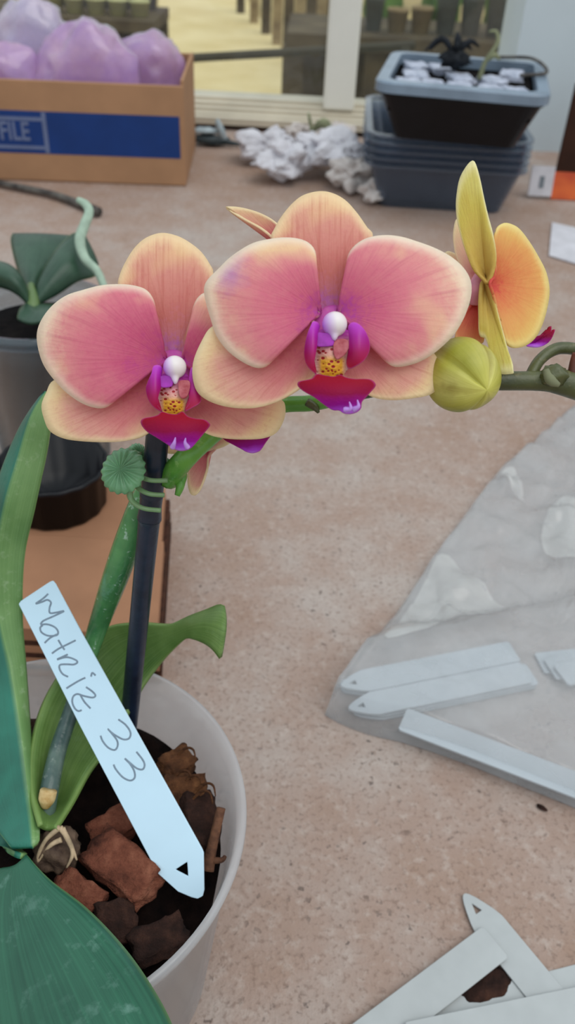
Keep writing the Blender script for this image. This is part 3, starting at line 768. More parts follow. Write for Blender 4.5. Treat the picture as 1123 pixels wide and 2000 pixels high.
# packet, brown board, paper slip on the right
pA = Pz(1030, 388, .0006)
e = empty('seed_packet', pA); tag(e, 'small white and orange packet leaning beside the clear trays', 'packet')
pB = PY(1078, 322, pA.y)
ex = Matrix.Translation(pA) @ Matrix.Rotation(math.radians(-12), 4, 'X')
box('white_face', 0, .030, 0, .004, .004, .040, M['paper'], e, ex)
box('printed_mark', .012, .018, -.0006, -.0001, .014, .028, M['greybag'], e, ex)
box('orange_face', .0305, .075, .002, .006, .001, .034, M['orange'], e, ex)
q = Pz(1090, 372, .0006)
o = box('brown_board', q.x, q.x+.14, q.y+.03, q.y+.036, .0006, .125, M['card_dark'], None, Matrix.Identity(4), .001)
tag(o, 'dark brown upright board at the table edge beside the clear trays', 'board')
c4_ = [Pz(1072, 500, .001), Pz(1078, 436, .001), Pz(1150, 452, .001), Pz(1150, 524, .001)]
o = prism('paper_slip', c4_, .001, .0022, M['paper']); tag(o, 'small white paper slip flat on the table by the sprawled plastic bag', 'paper')

# ================================================================== CARDBOARD AND THE POTS ON IT (left)
zc = .036
ra, rb_ = Pz(338, 985, 0), Pz(316, 1335, 0)
ed = (rb_-ra).normalized()
ra2 = ra-ed*.012
near = rb_+ed*.0
xleft = -.62
fc = empty('flattened_carton', Vector((-.3, (ra.y+near.y)/2, .0005))); tag(fc, 'flattened brown cardboard carton under the two pots behind the orchid', 'cardboard')
Yc = Pz(100, 1046, zc).y
def edge_x(y): return ra.x+(rb_.x-ra.x)*(y-ra.y)/(rb_.y-ra.y)
def slab(name, y0, y1, z0, z1, mat, parent, dx=0):
    poly = [(xleft, y0), (edge_x(y0)+dx, y0), (edge_x(y1)+dx, y1), (xleft, y1)]
    n = 4; V = [Vector((p[0], p[1], z0)) for p in poly]+[Vector((p[0], p[1], z1)) for p in poly]
    return mk(name, V, [(3, 2, 1, 0), (4, 5, 6, 7), (0, 1, 5, 4), (1, 2, 6, 5), (2, 3, 7, 6), (3, 0, 4, 7)], mat, parent, None, None, False)
yfar = Pz(240, 948, zc).y
for i in range(4):
    slab('cardboard_layer', near.y, Yc if i == 3 else yfar, .0005+i*.009, .0005+i*.009+(.0084 if i == 3 else .0046), M['card'], fc, -.0006*(i % 2))
    if i < 3: slab('fluting', near.y+.0006, yfar-.0006, .0005+i*.009+.0046, .0005+(i+1)*.009, M['card_edge'], fc, .0004)
slab('cardboard_flap', Yc+.001, yfar, .0005+3*.009, .0005+3*.009+.0076, M['card'], fc, -.002)
slab('edge_strip', near.y+.001, yfar-.001, .0006, .0135, M['card_edge'], fc, .0006) if False else None
for i in range(3):
    y0, y1 = near.y+.001, yfar-.001
    V, Fc = [], []
    for (y, zz) in ((y0, .0012+i*.0036), (y1, .0012+i*.0036)): pass
ztop = .0363
# small black pot
cb = Pz(102, 912, .060); rbk = .030
o = empty('black_pot', Vector((cb.x, cb.y, ztop+.0004))); tag(o, 'small empty black plastic pot on the cardboard carton', 'plant pot')
def ribs(a, i): return 1+.012*math.cos(a*16)
lathe('pot_wall', [(0, 0), (rbk*.96, 0), (rbk, .024), (rbk+.0015, .024), (rbk+.0015, .027), (rbk-.0008, .027), (rbk-.0025, .002), (0, .002)], (cb.x, cb.y, ztop+.0004), M['black'], o, 96, wob=ribs)
# clear pot with a young plant
cpt = Pz(70, 598, .112); rp = .046
cp = empty('potted_orchid', Vector((cpt.x, cpt.y, .0008+ztop))); tag(cp, 'dark green leaved young orchid in a clear pot on the cardboard', 'potted plant')
zc0 = ztop+.0006 if cpt.y < yfar+.05 else .0008
hp = .112-zc0
lathe('pot', [(0, 0), (rp*.8, 0), (rp*.97, hp-.008), (rp*1.04, hp-.008), (rp*1.04, hp), (rp*.98, hp), (rp*.94, hp-.008), (rp*.77, .002), (0, .002)], (cpt.x, cpt.y, zc0), M['clear_pot'], cp, 64)
lathe('potting_mix', [(0, .003), (rp*.74, .003), (rp*.90, hp-.016), (rp*.5, hp-.013), (0, hp-.012)], (cpt.x, cpt.y, zc0), M['soil'], cp, 40)
Dp = Dz(70, 598, .112)
cz = .012
def Lf(secs, mat='leaf_far', thick=.002): return ribbon('leaf', [tuple((x, y, Dp+d) for x, y, d in s) for s in secs], M[mat], cp, 30, 9, thick, .3)
Lf([((52, 580, -.005), (60, 585, -.008), (68, 580, -.005)), ((40, 540, .01), (62, 540, .0), (80, 548, .01)), ((28, 500, .02), (68, 505, .01), (120, 512, .02)), ((22, 470, .03), (75, 475, .02), (150, 480, .03)), ((26, 458, .035), (80, 458, .03), (140, 462, .035))])
Lf([((64, 585, -.005), (70, 590, -.008), (76, 592, -.005)), ((80, 540, .0), (100, 550, -.006), (110, 575, .0)), ((110, 490, .01), (130, 515, .0), (150, 550, .005)), ((142, 458, .02), (160, 500, .01), (185, 540, .012)), ((165, 460, .025), (180, 490, .02), (190, 515, .02))])
Lf([((60, 588, -.008), (58, 596, -.012), (64, 604, -.008)), ((40, 540, -.012), (34, 556, -.02), (36, 575, -.012)), ((10, 515, -.01), (5, 535, -.02), (0, 560, -.012)), ((-40, 510, -.005), (-45, 530, -.015), (-50, 560, -.01))])
Lf([((56, 590, -.010), (64, 602, -.016), (76, 596, -.010)), ((40, 605, -.02), (70, 612, -.026), (110, 600, -.02)), ((34, 622, -.03), (62, 632, -.034), (100, 622, -.03))])
tube('leaf_base', [P(64, 612, Dp-.012), P(64, 588, Dp-.010), P(60, 555, Dp-.004)], [.005, .004, .002], M['leaf_far'], cp, 12, 8)
rd = [(205, 565, -.004), (190, 530, -.004), (166, 505, -.002), (156, 470, .0), (165, 440, .004), (174, 415, .008), (168, 400, .01), (152, 390, .012)]
tube('aerial_root', [P(x, y, Dp+d) for x, y, d in rd], [.0022, .0026, .003, .0034, .0032, .003, .0028, .0018], M['root'], cp, 50, 10)
# grey stick lying behind
sp_ = [Pz(-30, 352, .006), Pz(40, 366, .006), Pz(105, 380, .006), Pz(160, 400, .006), Pz(192, 414, .007)]
o = tube('grey_twig', sp_, [.0035, .004, .004, .005, .0058], M['stick'], None, 30, 10)
tag(o, 'long grey twig lying between the cardboard box and the young plant', 'twig')

# ================================================================== THE ORCHID
PC = Vector((-.0722, .1475, 0)); PR = .0645; ZR = .105
orchid = empty('potted_orchid', Vector((PC.x, PC.y, .0005)))
tag(orchid, 'flowering pink and yellow moth orchid in a frosted pot', 'potted plant')
hz = ZR-.0005
wl = .0011
pot = lathe('pot', [(0, 0), (PR*.74, 0), (PR*.78, .004), (PR*.935, hz-.012), (PR*.95, hz-.010), (PR*.985, hz-.006), (PR*1.0, hz-.002), (PR*.995, hz), (PR*.97, hz), (PR*.945, hz-.006),
                    (PR*.915, hz-.014), (PR*.76, .006), (PR*.72, .002), (0, .002)], (PC.x, PC.y, .0005), M['pot'], orchid, 96)
zm = .080
def mixr(z): return PR*(.76+(.915-.76)*(z-.0065)/(hz-.0205))-.0012
# growing medium: uneven top
V = []; Fc = []; nr, nsg = 18, 64
for i in range(nr+1):
    r = mixr(zm-.004)*i/nr
    for k in range(nsg):
        a = 2*PI*k/nsg
        x, y = PC.x+r*math.cos(a), PC.y+r*math.sin(a)
        z = zm+.006*noise.fractal(Vector((x*60, y*60, 3)), 1, 2, 4)*(1 if i < nr else .3)
        V.append(Vector((x, y, z)))
b0 = len(V)
for k in range(nsg):
    a = 2*PI*k/nsg; r = mixr(.012); V.append(Vector((PC.x+r*math.cos(a), PC.y+r*math.sin(a), .012)))
for i in range(nr):
    for k in range(nsg): Fc.append((i*nsg+k, i*nsg+(k+1) % nsg, (i+1)*nsg+(k+1) % nsg, (i+1)*nsg+k))
for k in range(nsg): Fc.append((nr*nsg+k, nr*nsg+(k+1) % nsg, b0+(k+1) % nsg, b0+k))
Fc.append(tuple(b0+k for k in range(nsg)))
mk('potting_mix', V, Fc, M['mix'], orchid)

# ---- flowers
def make_flower(name, cpx, D0, parts, mats, col, tend):
    c = P(cpx[0], cpx[1], D0)
    fl_ = empty(name, c, orchid, RC)
    for key, nm, outline, base, off, curl, mt in parts:
        if key == 'petal':
            f = lambda s, t, x, y, r, o=off, k=curl: o+k[0]*math.sin(r*PI*.8)+k[1]*r*r*.45+(k[1]*.55*s**3+k[2]*math.sin(t*2*PI*3+k[3])*s**4)*min(1, r*1.6)
        else:
            f = lambda s, t, x, y, r, o=off, k=curl, n_=nm: (o+k[0]*math.sin(r*PI*.8)+k[1]*r*r+k[2]*math.sin(t*2*PI*2+k[3])*s**4*min(1, r*1.6)) if n_ == 'sepal' else o+k[0]*(1-x*x)*(.3+.7*(1-y*y))
        fan(nm, outline, base, D0, f, M[mt], fl_, thick=.0009 if nm in ('petal', 'sepal') else .0007)
    hub = [(cpx[0]+38*math.cos(i*PI/8), cpx[1]-4+34*math.sin(i*PI/8)) for i in range(16)]
    fan('flower_hub', hub, (cpx[0], cpx[1]-4), D0+.0012, lambda s, t, x, y, r=0: .001*(1-s*s), M['hub'], fl_, 6, 40, .0006)
    # column with its anther cap
    ccx, ccy, cr_, beak = col
    cc = P(ccx, ccy, D0-.007); r = cr_/F*(D0-.007)
    V, Fc = blob_geo((0, 0, 0), (1, 1, 1), 1, .04, 1.5, None, 4)
    bk = RC.inverted() @ (P(beak[0], beak[1], D0-.008)-cc)
    bd = bk.normalized(); out = []
    for v in V:
        q = v.normalized(); k = max(0, q.dot(bd)); e_ = 1+ (bk.length/r-1)*k**40
        w = Vector((q.x*r*1.02, q.y*r, q.z*r*1.15))*e_
        if q.z < -.2: w.z -= r*.8*(-q.z-.2)
        out.append(cc+RC @ w)
    mk('column', out, Fc, M['column'], fl_)
    for tp in tend:
        pts = [P(x, y, D0-.0135-dz) for x, y, dz in tp]
        tube('lip_tendril', pts, [.0007, .00045, .00012], M['tendril'], fl_, 14, 6)
    return fl_
k4 = S(370, 350, 1.936); kb = S(560, 580, 4.679)
DB = .200
fB = make_flower('orchid_flower', (652, 635), DB, [
    ('sepal', 'sepal', k4([(312, 222), (320, 195), (345, 150), (385, 100), (430, 65), (490, 50), (540, 57), (590, 85), (635, 135), (670, 185), (692, 215), (672, 290), (630, 370), (595, 440), (575, 495), (530, 505), (487, 495), (460, 430), (400, 360), (345, 290)]), k4([(530, 492)])[0], -.0035, (.003, -.003, .0004, 0), 'dorsal'),
    ('sepal', 'sepal', k4([(85, 560), (50, 610), (20, 680), (14, 740), (30, 800), (70, 835), (130, 857), (200, 866), (265, 862), (330, 842), (390, 810), (440, 775), (475, 742), (510, 690), (510, 600), (470, 545), (380, 525), (250, 525), (150, 540)]), k4([(500, 600)])[0], -.0025, (.0025, -.004, .0005, 1), 'lateral'),
    ('sepal', 'sepal', k4([(580, 640), (575, 740), (640, 790), (690, 822), (760, 834), (840, 828), (915, 810), (945, 760), (940, 690), (880, 620), (760, 560), (640, 545)]), k4([(590, 620)])[0], -.0025, (.0025, -.004, .0005, 2), 'lateral'),
    ('petal', 'petal', k4([(490, 492), (474, 470), (470, 440), (465, 390), (466, 340), (472, 290), (465, 262), (440, 240), (400, 228), (350, 226), (300, 232), (245, 245), (195, 272), (150, 305), (110, 345), (75, 380), (60, 412), (65, 460), (85, 530), (105, 590), (140, 640), (185, 678), (230, 703), (265, 711), (295, 697), (325, 655), (355, 615), (400, 575), (440, 545), (485, 515)]), k4([(495, 503)])[0], .0, (.0055, -.005, .0005, .5), 'petal_stained'),
    ('petal', 'petal', k4([(570, 492), (580, 475), (590, 430), (600, 370), (602, 310), (612, 275), (640, 245), (680, 225), (740, 216), (800, 222), (860, 240), (920, 262), (975, 290), (1020, 325), (1050, 365), (1062, 405), (1058, 455), (1040, 510), (1015, 560), (985, 600), (930, 650), (880, 682), (830, 700), (780, 706), (750, 688), (720, 655), (680, 605), (640, 560), (600, 530), (572, 512)]), k4([(560, 503)])[0], .0, (.0055, -.005, .0005, 2.5), 'petal_pink'),
    ('lip', 'lip_throat', kb([(285, 330), (340, 300), (430, 290), (520, 300), (575, 330), (580, 430), (570, 560), (560, 640), (500, 720), (430, 745), (350, 745), (280, 730), (240, 650), (245, 560), (265, 440)]), kb([(410, 560)])[0], .0035, (.0035, .0, .0002, 0), 'callus'),
    ('lip', 'side_lobe', kb([(238, 232), (272, 235), (292, 270), (275, 330), (267, 430), (252, 540), (240, 640), (268, 708), (220, 660), (185, 600), (172, 520), (180, 430), (200, 340), (222, 270)]), kb([(225, 480)])[0], .0065, (.003, -.001, .0002, 0), 'lobe'),
    ('lip', 'side_lobe', kb([(570, 270), (600, 240), (645, 248), (692, 290), (730, 360), (748, 430), (742, 500), (705, 570), (645, 620), (575, 655), (555, 600), (570, 500), (580, 400), (575, 330)]), kb([(640, 440)])[0], .0065, (.003, -.001, .0002, 0), 'lobe'),
    ('lip', 'lip', kb([(104, 798), (120, 775), (180, 765), (235, 752), (272, 715), (350, 728), (430, 738), (490, 722), (540, 745), (620, 758), (700, 755), (765, 760), (800, 790), (802, 820), (770, 860), (720, 915), (680, 960), (675, 1010), (640, 1045), (580, 1062), (520, 1055), (480, 1030), (420, 1025), (350, 985), (260, 920), (170, 870), (120, 830)]), kb([(450, 850)])[0], .0075, (.004, -.001, .0003, 0), 'lip'),
], None, (kb([(438, 248)])[0][0], kb([(438, 248)])[0][1], 24, kb([(435, 405)])[0]),
    [[(kb([(530, 1030)])[0])+(0,), kb([(585, 1020)])[0]+(.001,), kb([(572, 958)])[0]+(.0015,)], [kb([(610, 1030)])[0]+(0,), kb([(655, 1000)])[0]+(.001,), kb([(645, 940)])[0]+(.0015,)]])
fan('column_wing', kb([(280, 335), (330, 330), (425, 345), (430, 430), (400, 450), (300, 455), (268, 440)]), kb([(350, 390)])[0], DB, lambda s, t, x, y, r=0: .0077, M['mauve'], fB, 6, 40, .0005)
fan('throat_shade', kb([(430, 420), (490, 385), (555, 395), (575, 440), (545, 510), (490, 560), (455, 570), (430, 520)]), kb([(490, 470)])[0], DB, lambda s, t, x, y, r=0: .0077, M['throat'], fB, 6, 40, .0005)

k3 = S(50, 430, 2.042); ka = S(270, 620, 6.606)
DA = .213
fA = make_flower('orchid_flower', (338, 722), DA, [
    ('sepal', 'sepal', k3([(372, 262), (378, 220), (400, 170), (435, 115), (480, 75), (540, 55), (600, 65), (650, 90), (700, 130), (735, 180), (748, 215), (722, 290), (685, 360), (655, 440), (640, 520), (600, 545), (550, 535), (520, 470), (460, 390), (400, 320)]), k3([(592, 535)])[0], -.0035, (.003, -.003, .0004, 0), 'dorsal'),
    ('sepal', 'sepal', k3([(115, 640), (85, 690), (67, 740), (78, 795), (100, 840), (150, 868), (220, 880), (320, 885), (400, 880), (480, 855), (540, 790), (550, 700), (530, 620), (450, 600), (330, 615), (200, 635)]), k3([(550, 660)])[0], -.0025, (.0025, -.004, .0005, 1), 'lateral'),
    ('sepal', 'sepal', k3([(620, 740), (680, 820), (730, 855), (800, 870), (880, 873), (950, 868), (1000, 845), (1030, 790), (1033, 740), (1015, 715), (950, 690), (850, 640), (750, 600), (650, 590)]), k3([(620, 670)])[0], -.0025, (.0025, -.004, .0005, 2), 'lateral'),
    ('petal', 'petal', k3([(550, 540), (535, 520), (525, 450), (515, 380), (505, 320), (480, 282), (430, 265), (370, 260), (300, 265), (230, 283), (170, 302), (120, 335), (80, 380), (55, 430), (50, 480), (65, 550), (90, 600), (130, 650), (170, 690), (230, 730), (290, 747), (330, 735), (370, 690), (420, 655), (470, 625), (545, 575)]), k3([(560, 555)])[0], .0, (.0055, -.005, .0005, .5), 'petal_pink2'),
    ('petal', 'petal', k3([(630, 540), (640, 500), (652, 440), (665, 390), (677, 340), (697, 305), (730, 290), (770, 295), (830, 330), (860, 400), (850, 480), (810, 560), (770, 610), (720, 630), (670, 600), (640, 570)]), k3([(628, 560)])[0], .0, (.004, -.004, .0004, 2.5), 'petal_pink2'),
    ('lip', 'lip_throat', ka([(275, 800), (330, 740), (470, 740), (620, 740), (665, 820), (665, 950), (665, 1080), (600, 1200), (540, 1272), (400, 1266), (310, 1235), (238, 1130), (255, 1000), (275, 900)]), ka([(460, 1000)])[0], .0035, (.0035, .0, .0002, 0), 'callus'),
    ('lip', 'side_lobe', ka([(205, 635), (290, 640), (290, 760), (280, 900), (252, 1000), (238, 1130), (302, 1218), (220, 1170), (150, 1070), (115, 930), (140, 830), (180, 730)]), ka([(205, 920)])[0], .0065, (.003, -.001, .0002, 0), 'lobe'),
    ('lip', 'side_lobe', ka([(690, 650), (668, 720), (660, 850), (660, 1000), (668, 1110), (600, 1212), (700, 1165), (795, 1088), (780, 960), (760, 800), (730, 690)]), ka([(705, 930)])[0], .0062, (.001, -.001, .0002, 0), 'lobe'),
    ('lip', 'lip', ka([(45, 1340), (80, 1305), (180, 1290), (260, 1268), (305, 1228), (400, 1255), (500, 1262), (572, 1228), (640, 1288), (740, 1315), (850, 1325), (910, 1370), (915, 1400), (870, 1460), (760, 1590), (690, 1668), (630, 1700), (540, 1710), (450, 1680), (380, 1630), (250, 1550), (130, 1480), (60, 1400)]), ka([(480, 1440)])[0], .0075, (.004, -.001, .0003, 0), 'lip'),
], None, (ka([(472, 640)])[0][0], ka([(472, 640)])[0][1], 22, ka([(480, 872)])[0]),
    [[ka([(440, 1680)])[0]+(0,), ka([(465, 1620)])[0]+(.001,), ka([(480, 1548)])[0]+(.0015,)], [ka([(640, 1680)])[0]+(0,), ka([(605, 1620)])[0]+(.001,), ka([(612, 1555)])[0]+(.0015,)]])
fan('column_wing', ka([(270, 780), (330, 755), (445, 770), (440, 880), (360, 905), (290, 890)]), ka([(350, 830)])[0], DA, lambda s, t, x, y, r=0: .0077, M['mauve'], fA, 6, 40, .0005)
fan('throat_shade', ka([(520, 840), (600, 810), (665, 830), (665, 920), (630, 1020), (570, 1050), (530, 1000)]), ka([(590, 920)])[0], DA, lambda s, t, x, y, r=0: .0077, M['throat'], fA, 6, 40, .0005)

# flower seen from behind at the right
k5 = S(800, 290, 3.477); DC = .212
cC = P(935, 550, DC); fC = empty('orchid_flower', cC, orchid, RC)
def cf(nm, pts, base, off, dx, dy, bulge, mt):
    fan(nm, k5(pts), k5([base])[0], DC, lambda s, t, x, y, r=0: off+dx*x+dy*y+bulge*math.sin(s*PI*.6), M[mt], fC)
cf('petal', [(245, 710), (305, 712), (350, 760), (395, 850), (440, 900), (420, 1000), (330, 1100), (200, 1050), (170, 850)], (430, 920), -.012, .006, .0, .001, 'petal_pale')
cf('petal', [(320, 485), (300, 560), (300, 640), (320, 740), (370, 830), (415, 895), (455, 893), (490, 840), (500, 740), (440, 600), (370, 500)], (455, 885), -.007, .002, -.003, .002, 'petal_pale')
cf('petal', [(545, 915), (582, 850), (578, 760), (575, 680), (580, 600), (592, 540), (630, 510), (680, 515), (740, 550), (810, 640), (870, 740), (920, 840), (943, 950), (935, 1050), (905, 1170), (860, 1270), (800, 1330), (730, 1355), (680, 1345), (650, 1310), (630, 1230), (600, 1120), (570, 1000)], (548, 918), -.004, -.006, .0, .004, 'back_orange')
cf('sepal', [(430, 85), (450, 110), (475, 200), (500, 320), (530, 450), (560, 560), (583, 680), (585, 760), (565, 850), (530, 915), (500, 890), (470, 860), (430, 810), (385, 700), (350, 590), (325, 480), (317, 390), (325, 290), (345, 200), (390, 120)], (522, 895), .001, .002, .0, .003, 'back_yellow')
cf('sepal', [(420, 1060), (470, 990), (500, 1060), (505, 1280), (480, 1330), (400, 1320), (310, 1300), (330, 1200), (370, 1130)], (462, 1010), -.003, .0, .0, .001, 'back_red')
cf('sepal', [(487, 912), (520, 905), (550, 950), (575, 1030), (600, 1130), (640, 1280), (672, 1400), (705, 1512), (690, 1530), (600, 1525), (560, 1450), (540, 1350), (515, 1290), (478, 1270), (473, 1150), (473, 1030)], (508, 925), .003, .002, .0, .002, 'back_yellow')
cf('lip', [(790, 1335), (850, 1285), (910, 1262), (950, 1225), (960, 1208), (962, 1250), (985, 1232), (962, 1290), (930, 1325), (880, 1347), (830, 1348)], (840, 1325), -.016, .0, .0, .001, 'lip')
tube('column', [P(*k5([(478, 870)])[0], DC+.001), P(*k5([(455, 950)])[0], DC+.0005), P(*k5([(445, 1060)])[0], DC+.002)], [.0016, .0021, .0013], plain('pale_rose', (226, 150, 170), .5, .3, .12, 300), fC, 20, 12)

# hidden flowers behind, of the same kind: copies of the left-hand bloom
fE = copy_tree(fA, orchid)
bpy.data.objects.remove([c for c in fE.children if c.name.startswith('sepal')][2])
for c in [c for c in fE.children if c.name.startswith('lip_tendril')]: bpy.data.objects.remove(c)
oi = WM[orchid.name].inverted()
tw = P(480, 756, .244)
fE.matrix_basis = oi @ (Matrix.Translation(tw) @ (RC @ Matrix.Rotation(math.radians(-14), 3, 'Y') @ Matrix.Rotation(math.radians(5), 3, 'Z')).to_4x4() @ Matrix.Diagonal((.95, .95, .95, 1)))
WM[fE.name] = Matrix.Translation(tw) @ RC.to_4x4() @ Matrix.Diagonal((.95, .95, .95, 1))
fan('sepal', [(342, 925), (345, 950), (354, 957), (368, 945), (384, 912), (390, 885), (408, 868), (420, 850), (400, 830), (370, 840), (350, 880)], (400, 850), .247, lambda s, t, x, y, r=0: .002*s, M['lateral'], fE, 10, 60)
# a single pointed sepal reaching out from behind the middle bloom
fD = empty('orchid_flower', P(560, 480, .236), orchid, RC)
fan('sepal', [(441, 404), (470, 405), (505, 415), (535, 432), (560, 460), (580, 500), (560, 520), (535, 470), (510, 446), (475, 426), (450, 411)], (570, 500), .236, lambda s, t, x, y, r=0: .003*s, M['lateral'], fD, 10, 70)
fan('petal', [(560, 500), (590, 440), (640, 430), (680, 460), (690, 520), (650, 570), (590, 560)], (575, 520), .238, lambda s, t, x, y, r=0: -.002*s, M['petal_pink'], fD, 10, 70)
fan('petal', [(555, 510), (520, 500), (480, 520), (470, 570), (500, 610), (550, 590), (570, 540)], (570, 520), .238, lambda s, t, x, y, r=0: -.002*s, M['petal_pink'], fD, 10, 70)
fan('sepal', [(570, 530), (610, 560), (620, 620), (590, 660), (560, 620), (555, 560)], (570, 530), .239, lambda s, t, x, y, r=0: -.002*s, M['lateral'], fD, 10, 70)

# ---- stake positions (used by the spike as well)
SB = Pz(248, 1448, zm+.006); ST = P(313, 800, .231)
def stake_at(py):
    lo, hi = 0., 1.
    for _ in range(40):
        m_ = (lo+hi)/2; q = SB.lerp(ST, m_); v = RC.inverted() @ (q-EYE)
        y = CY-F*v.y/-v.z
        if y > py: lo = m_
        else: hi = m_
    v = RC.inverted() @ (SB.lerp(ST, lo)-EYE)
    return SB.lerp(ST, lo), -v.z

# ---- flower spike
CD = Dz(92, 1575, .098)
def sd(py): return stake_at(py)[1]
sp1 = [P(88, 1600, CD-.001), P(96, 1545, CD), P(112, 1470, CD+.008), P(140, 1385, CD+.016), P(170, 1290, CD+.020)]
tube('spike_base', sp1, [.0030, .0031, .0029, .0027, .0027], M['spike_dark'], orchid, 30, 14)
sp2 = [P(170, 1290, CD+.020), P(196, 1210, CD+.019), P(228, 1120, sd(1120)+.011), P(258, 1035, sd(1035)+.010), P(285, 965, sd(965)+.009), P(325, 905, sd(905)+.0085)]
tube('flower_spike', sp2, [.0029, .0036, .0043, .0042, .0036, .0030], M['spike_low'], orchid, 44, 14)
sp3 = [P(328, 935, sd(930)+.002), P(362, 895, .2365), P(398, 862, .238), P(440, 830, .240), P(500, 800, .240), P(560, 790, .238), P(618, 786, .236), P(700, 765, .232), P(800, 748, .226), P(900, 744, .221), P(975, 744, .219), P(1050, 744, .219), P(1090, 745, .219), P(1150, 762, .220), P(1230, 790, .222)]
tube('flower_spike', sp3[:8], [.0034, .0031, .0029, .0026, .0024, .0023, .0023, .0023], M['spike_mid'], orchid, 60, 14)
tube('flower_spike', sp3[7:], [.0023, .0023, .0024, .0025, .0026, .0033, .0036, .0034], M['spike_brown'], orchid, 50, 16)
tube('bract', [P(600, 785, .2345), P(615, 795, .234), P(622, 806, .2335)], [.0012, .0011, .0004], M['spike_brown'], orchid, 10, 8)
for a_, b_ in (((352, 930), (346, 968)), ((352, 915), (356, 945))):
    tube('bract', [P(a_[0], a_[1], sd(930)+.001), P((a_[0]+b_[0])/2+3, (a_[1]+b_[1])/2, sd(930)), P(b_[0], b_[1], sd(930))], [.0016, .0013, .0008], M['spike_mid'], orchid, 10, 8)
tube('pedicel', [P(1035, 738, .2195), P(1052, 706, .220), P(1080, 684, .221), P(1110, 680, .222), P(1160, 690, .224)], [.0016, .0015, .0016, .0016, .0016], M['spike_brown'], orchid, 24, 10)
tube('pedicel', [P(1118, 735, .2185), P(1122, 710, .218), P(1128, 690, .2175)], [.0014, .0013, .0013], plain('red_brown_stalk', (120, 62, 44), .5, .4, .3, 200), orchid, 10, 10)
blob('node', P(1082, 733, .216), (.0035, .0028, .003), 3, M['spike_brown'], orchid, .25, 2, RC, 3)
tube('bract', [P(1066, 722, .2145), P(1075, 742, .2140), P(1092, 752, .2142)], [.0008, .0014, .0006], M['drypale'], orchid, 10, 8)
# pedicels that carry the blooms from the spike
tube('pedicel', [P(420, 838, .239), P(380, 780, .232), P(340, 725, DA+.004)], [.0015, .0013, .0012], M['spike_mid'], orchid, 16, 8)
tube('pedicel', [P(690, 768, .231), P(670, 700, .222), P(652, 640, DB+.004)], [.0015, .0013, .0012], M['spike_mid'], orchid, 16, 8)
tube('pedicel', [P(880, 745, .2215), P(905, 660, .222), P(930, 575, DC+.002)], [.0015, .0013, .0012], M['spike_mid'], orchid, 16, 8)
tube('pedicel', [P(500, 800, .240), P(495, 775, .246), P(487, 745, .250)], [.0015, .0013, .0012], M['spike_mid'], orchid, 16, 8)
tube('pedicel', [P(640, 782, .235), P(610, 640, .243), P(568, 510, .240)], [.0015, .0013, .0012], M['spike_mid'], orchid, 16, 8)
# ---- bud
BD = .207; bc = P(904, 733, BD)
V = []; Fc = []; uv = []; nth, nph = 36, 72
tipv = Vector((.42, -.48, .77)).normalized()          # camera-frame direction of the bud's tip
upv = Vector((0, 1, 0)); e1_ = (upv-tipv*upv.dot(tipv)).normalized(); e2_ = tipv.cross(e1_)
rB = 74/F*BD
for i in range(nth+1):
    th_ = PI*i/nth
    for k in range(nph):
        ph = 2*PI*k/nph
        g = 0
        for sa in (math.radians(-14), math.radians(62), math.radians(190)):
            dd = (ph-sa+PI) % (2*PI)-PI
            g += math.exp(-(dd/.13)**2)
        g *= min(1, th_/.35)*max(0, min(1, (2.2-th_)/.9))
        rr = 1-.095*g+.06*math.exp(-(th_/.30)**2)
        # slightly three-sided
        rr *= 1+.03*math.cos(3*(ph-math.radians(24)))*math.sin(th_)
        d = tipv*math.cos(th_)*1.0+(e1_*math.cos(ph)+e2_*math.sin(ph))*math.sin(th_)*.98
        V.append(bc+RC @ (d*rB*rr)); uv.append((((ph-math.radians(-14))/(2*PI)) % 1.0, i/nth))
for i in range(nth):
    for k in range(nph): Fc.append((i*nph+k, i*nph+(k+1) % nph, (i+1)*nph+(k+1) % nph, (i+1)*nph+k))
mk('flower_bud', V, Fc, M['bud'], orchid, None, {'fan': uv})
tube('pedicel', [P(935, 748, .2195), P(915, 742, .216), P(900, 735, .212)], [.0016, .0016, .0018], M['spike_brown'], orchid, 12, 10)

# ---- leaves
LD = Dz(60, 1660, .100)
def lf(secs, mat, **k): return ribbon('leaf', secs, M[mat], orchid, **k)
def q3(L, Mi, R, dl, dm, dr): return ((L[0], L[1], dl), (Mi[0], Mi[1], dm), (R[0], R[1], dr))
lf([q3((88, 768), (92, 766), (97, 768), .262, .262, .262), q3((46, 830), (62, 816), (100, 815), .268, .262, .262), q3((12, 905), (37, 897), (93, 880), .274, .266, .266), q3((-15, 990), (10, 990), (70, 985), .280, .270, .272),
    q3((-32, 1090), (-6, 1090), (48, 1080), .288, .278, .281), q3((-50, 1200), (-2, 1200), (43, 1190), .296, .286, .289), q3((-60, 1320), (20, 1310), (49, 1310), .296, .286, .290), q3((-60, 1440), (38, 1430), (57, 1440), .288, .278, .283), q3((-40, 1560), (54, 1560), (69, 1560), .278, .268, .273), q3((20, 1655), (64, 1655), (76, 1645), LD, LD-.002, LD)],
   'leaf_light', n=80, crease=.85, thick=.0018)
lf([q3((10, 1700), (35, 1690), (52, 1672), LD, LD-.003, LD-.001), q3((-60, 1720), (35, 1750), (100, 1722), .262, .249, .250), q3((-120, 1800), (52, 1830), (170, 1778), .255, .238, .243), q3((-150, 1900), (80, 1920), (238, 1850), .246, .226, .234), q3((-170, 2010), (110, 2010), (292, 1925), .236, .215, .224), q3((-170, 2100), (150, 2100), (335, 2005), .228, .206, .214), q3((-100, 2200), (190, 2190), (360, 2090), .222, .200, .206), q3((180, 2300), (260, 2290), (340, 2230), .216, .202, .204)],
   'leaf_dark', n=80, crease=.35, thick=.002)
rb2 = .300
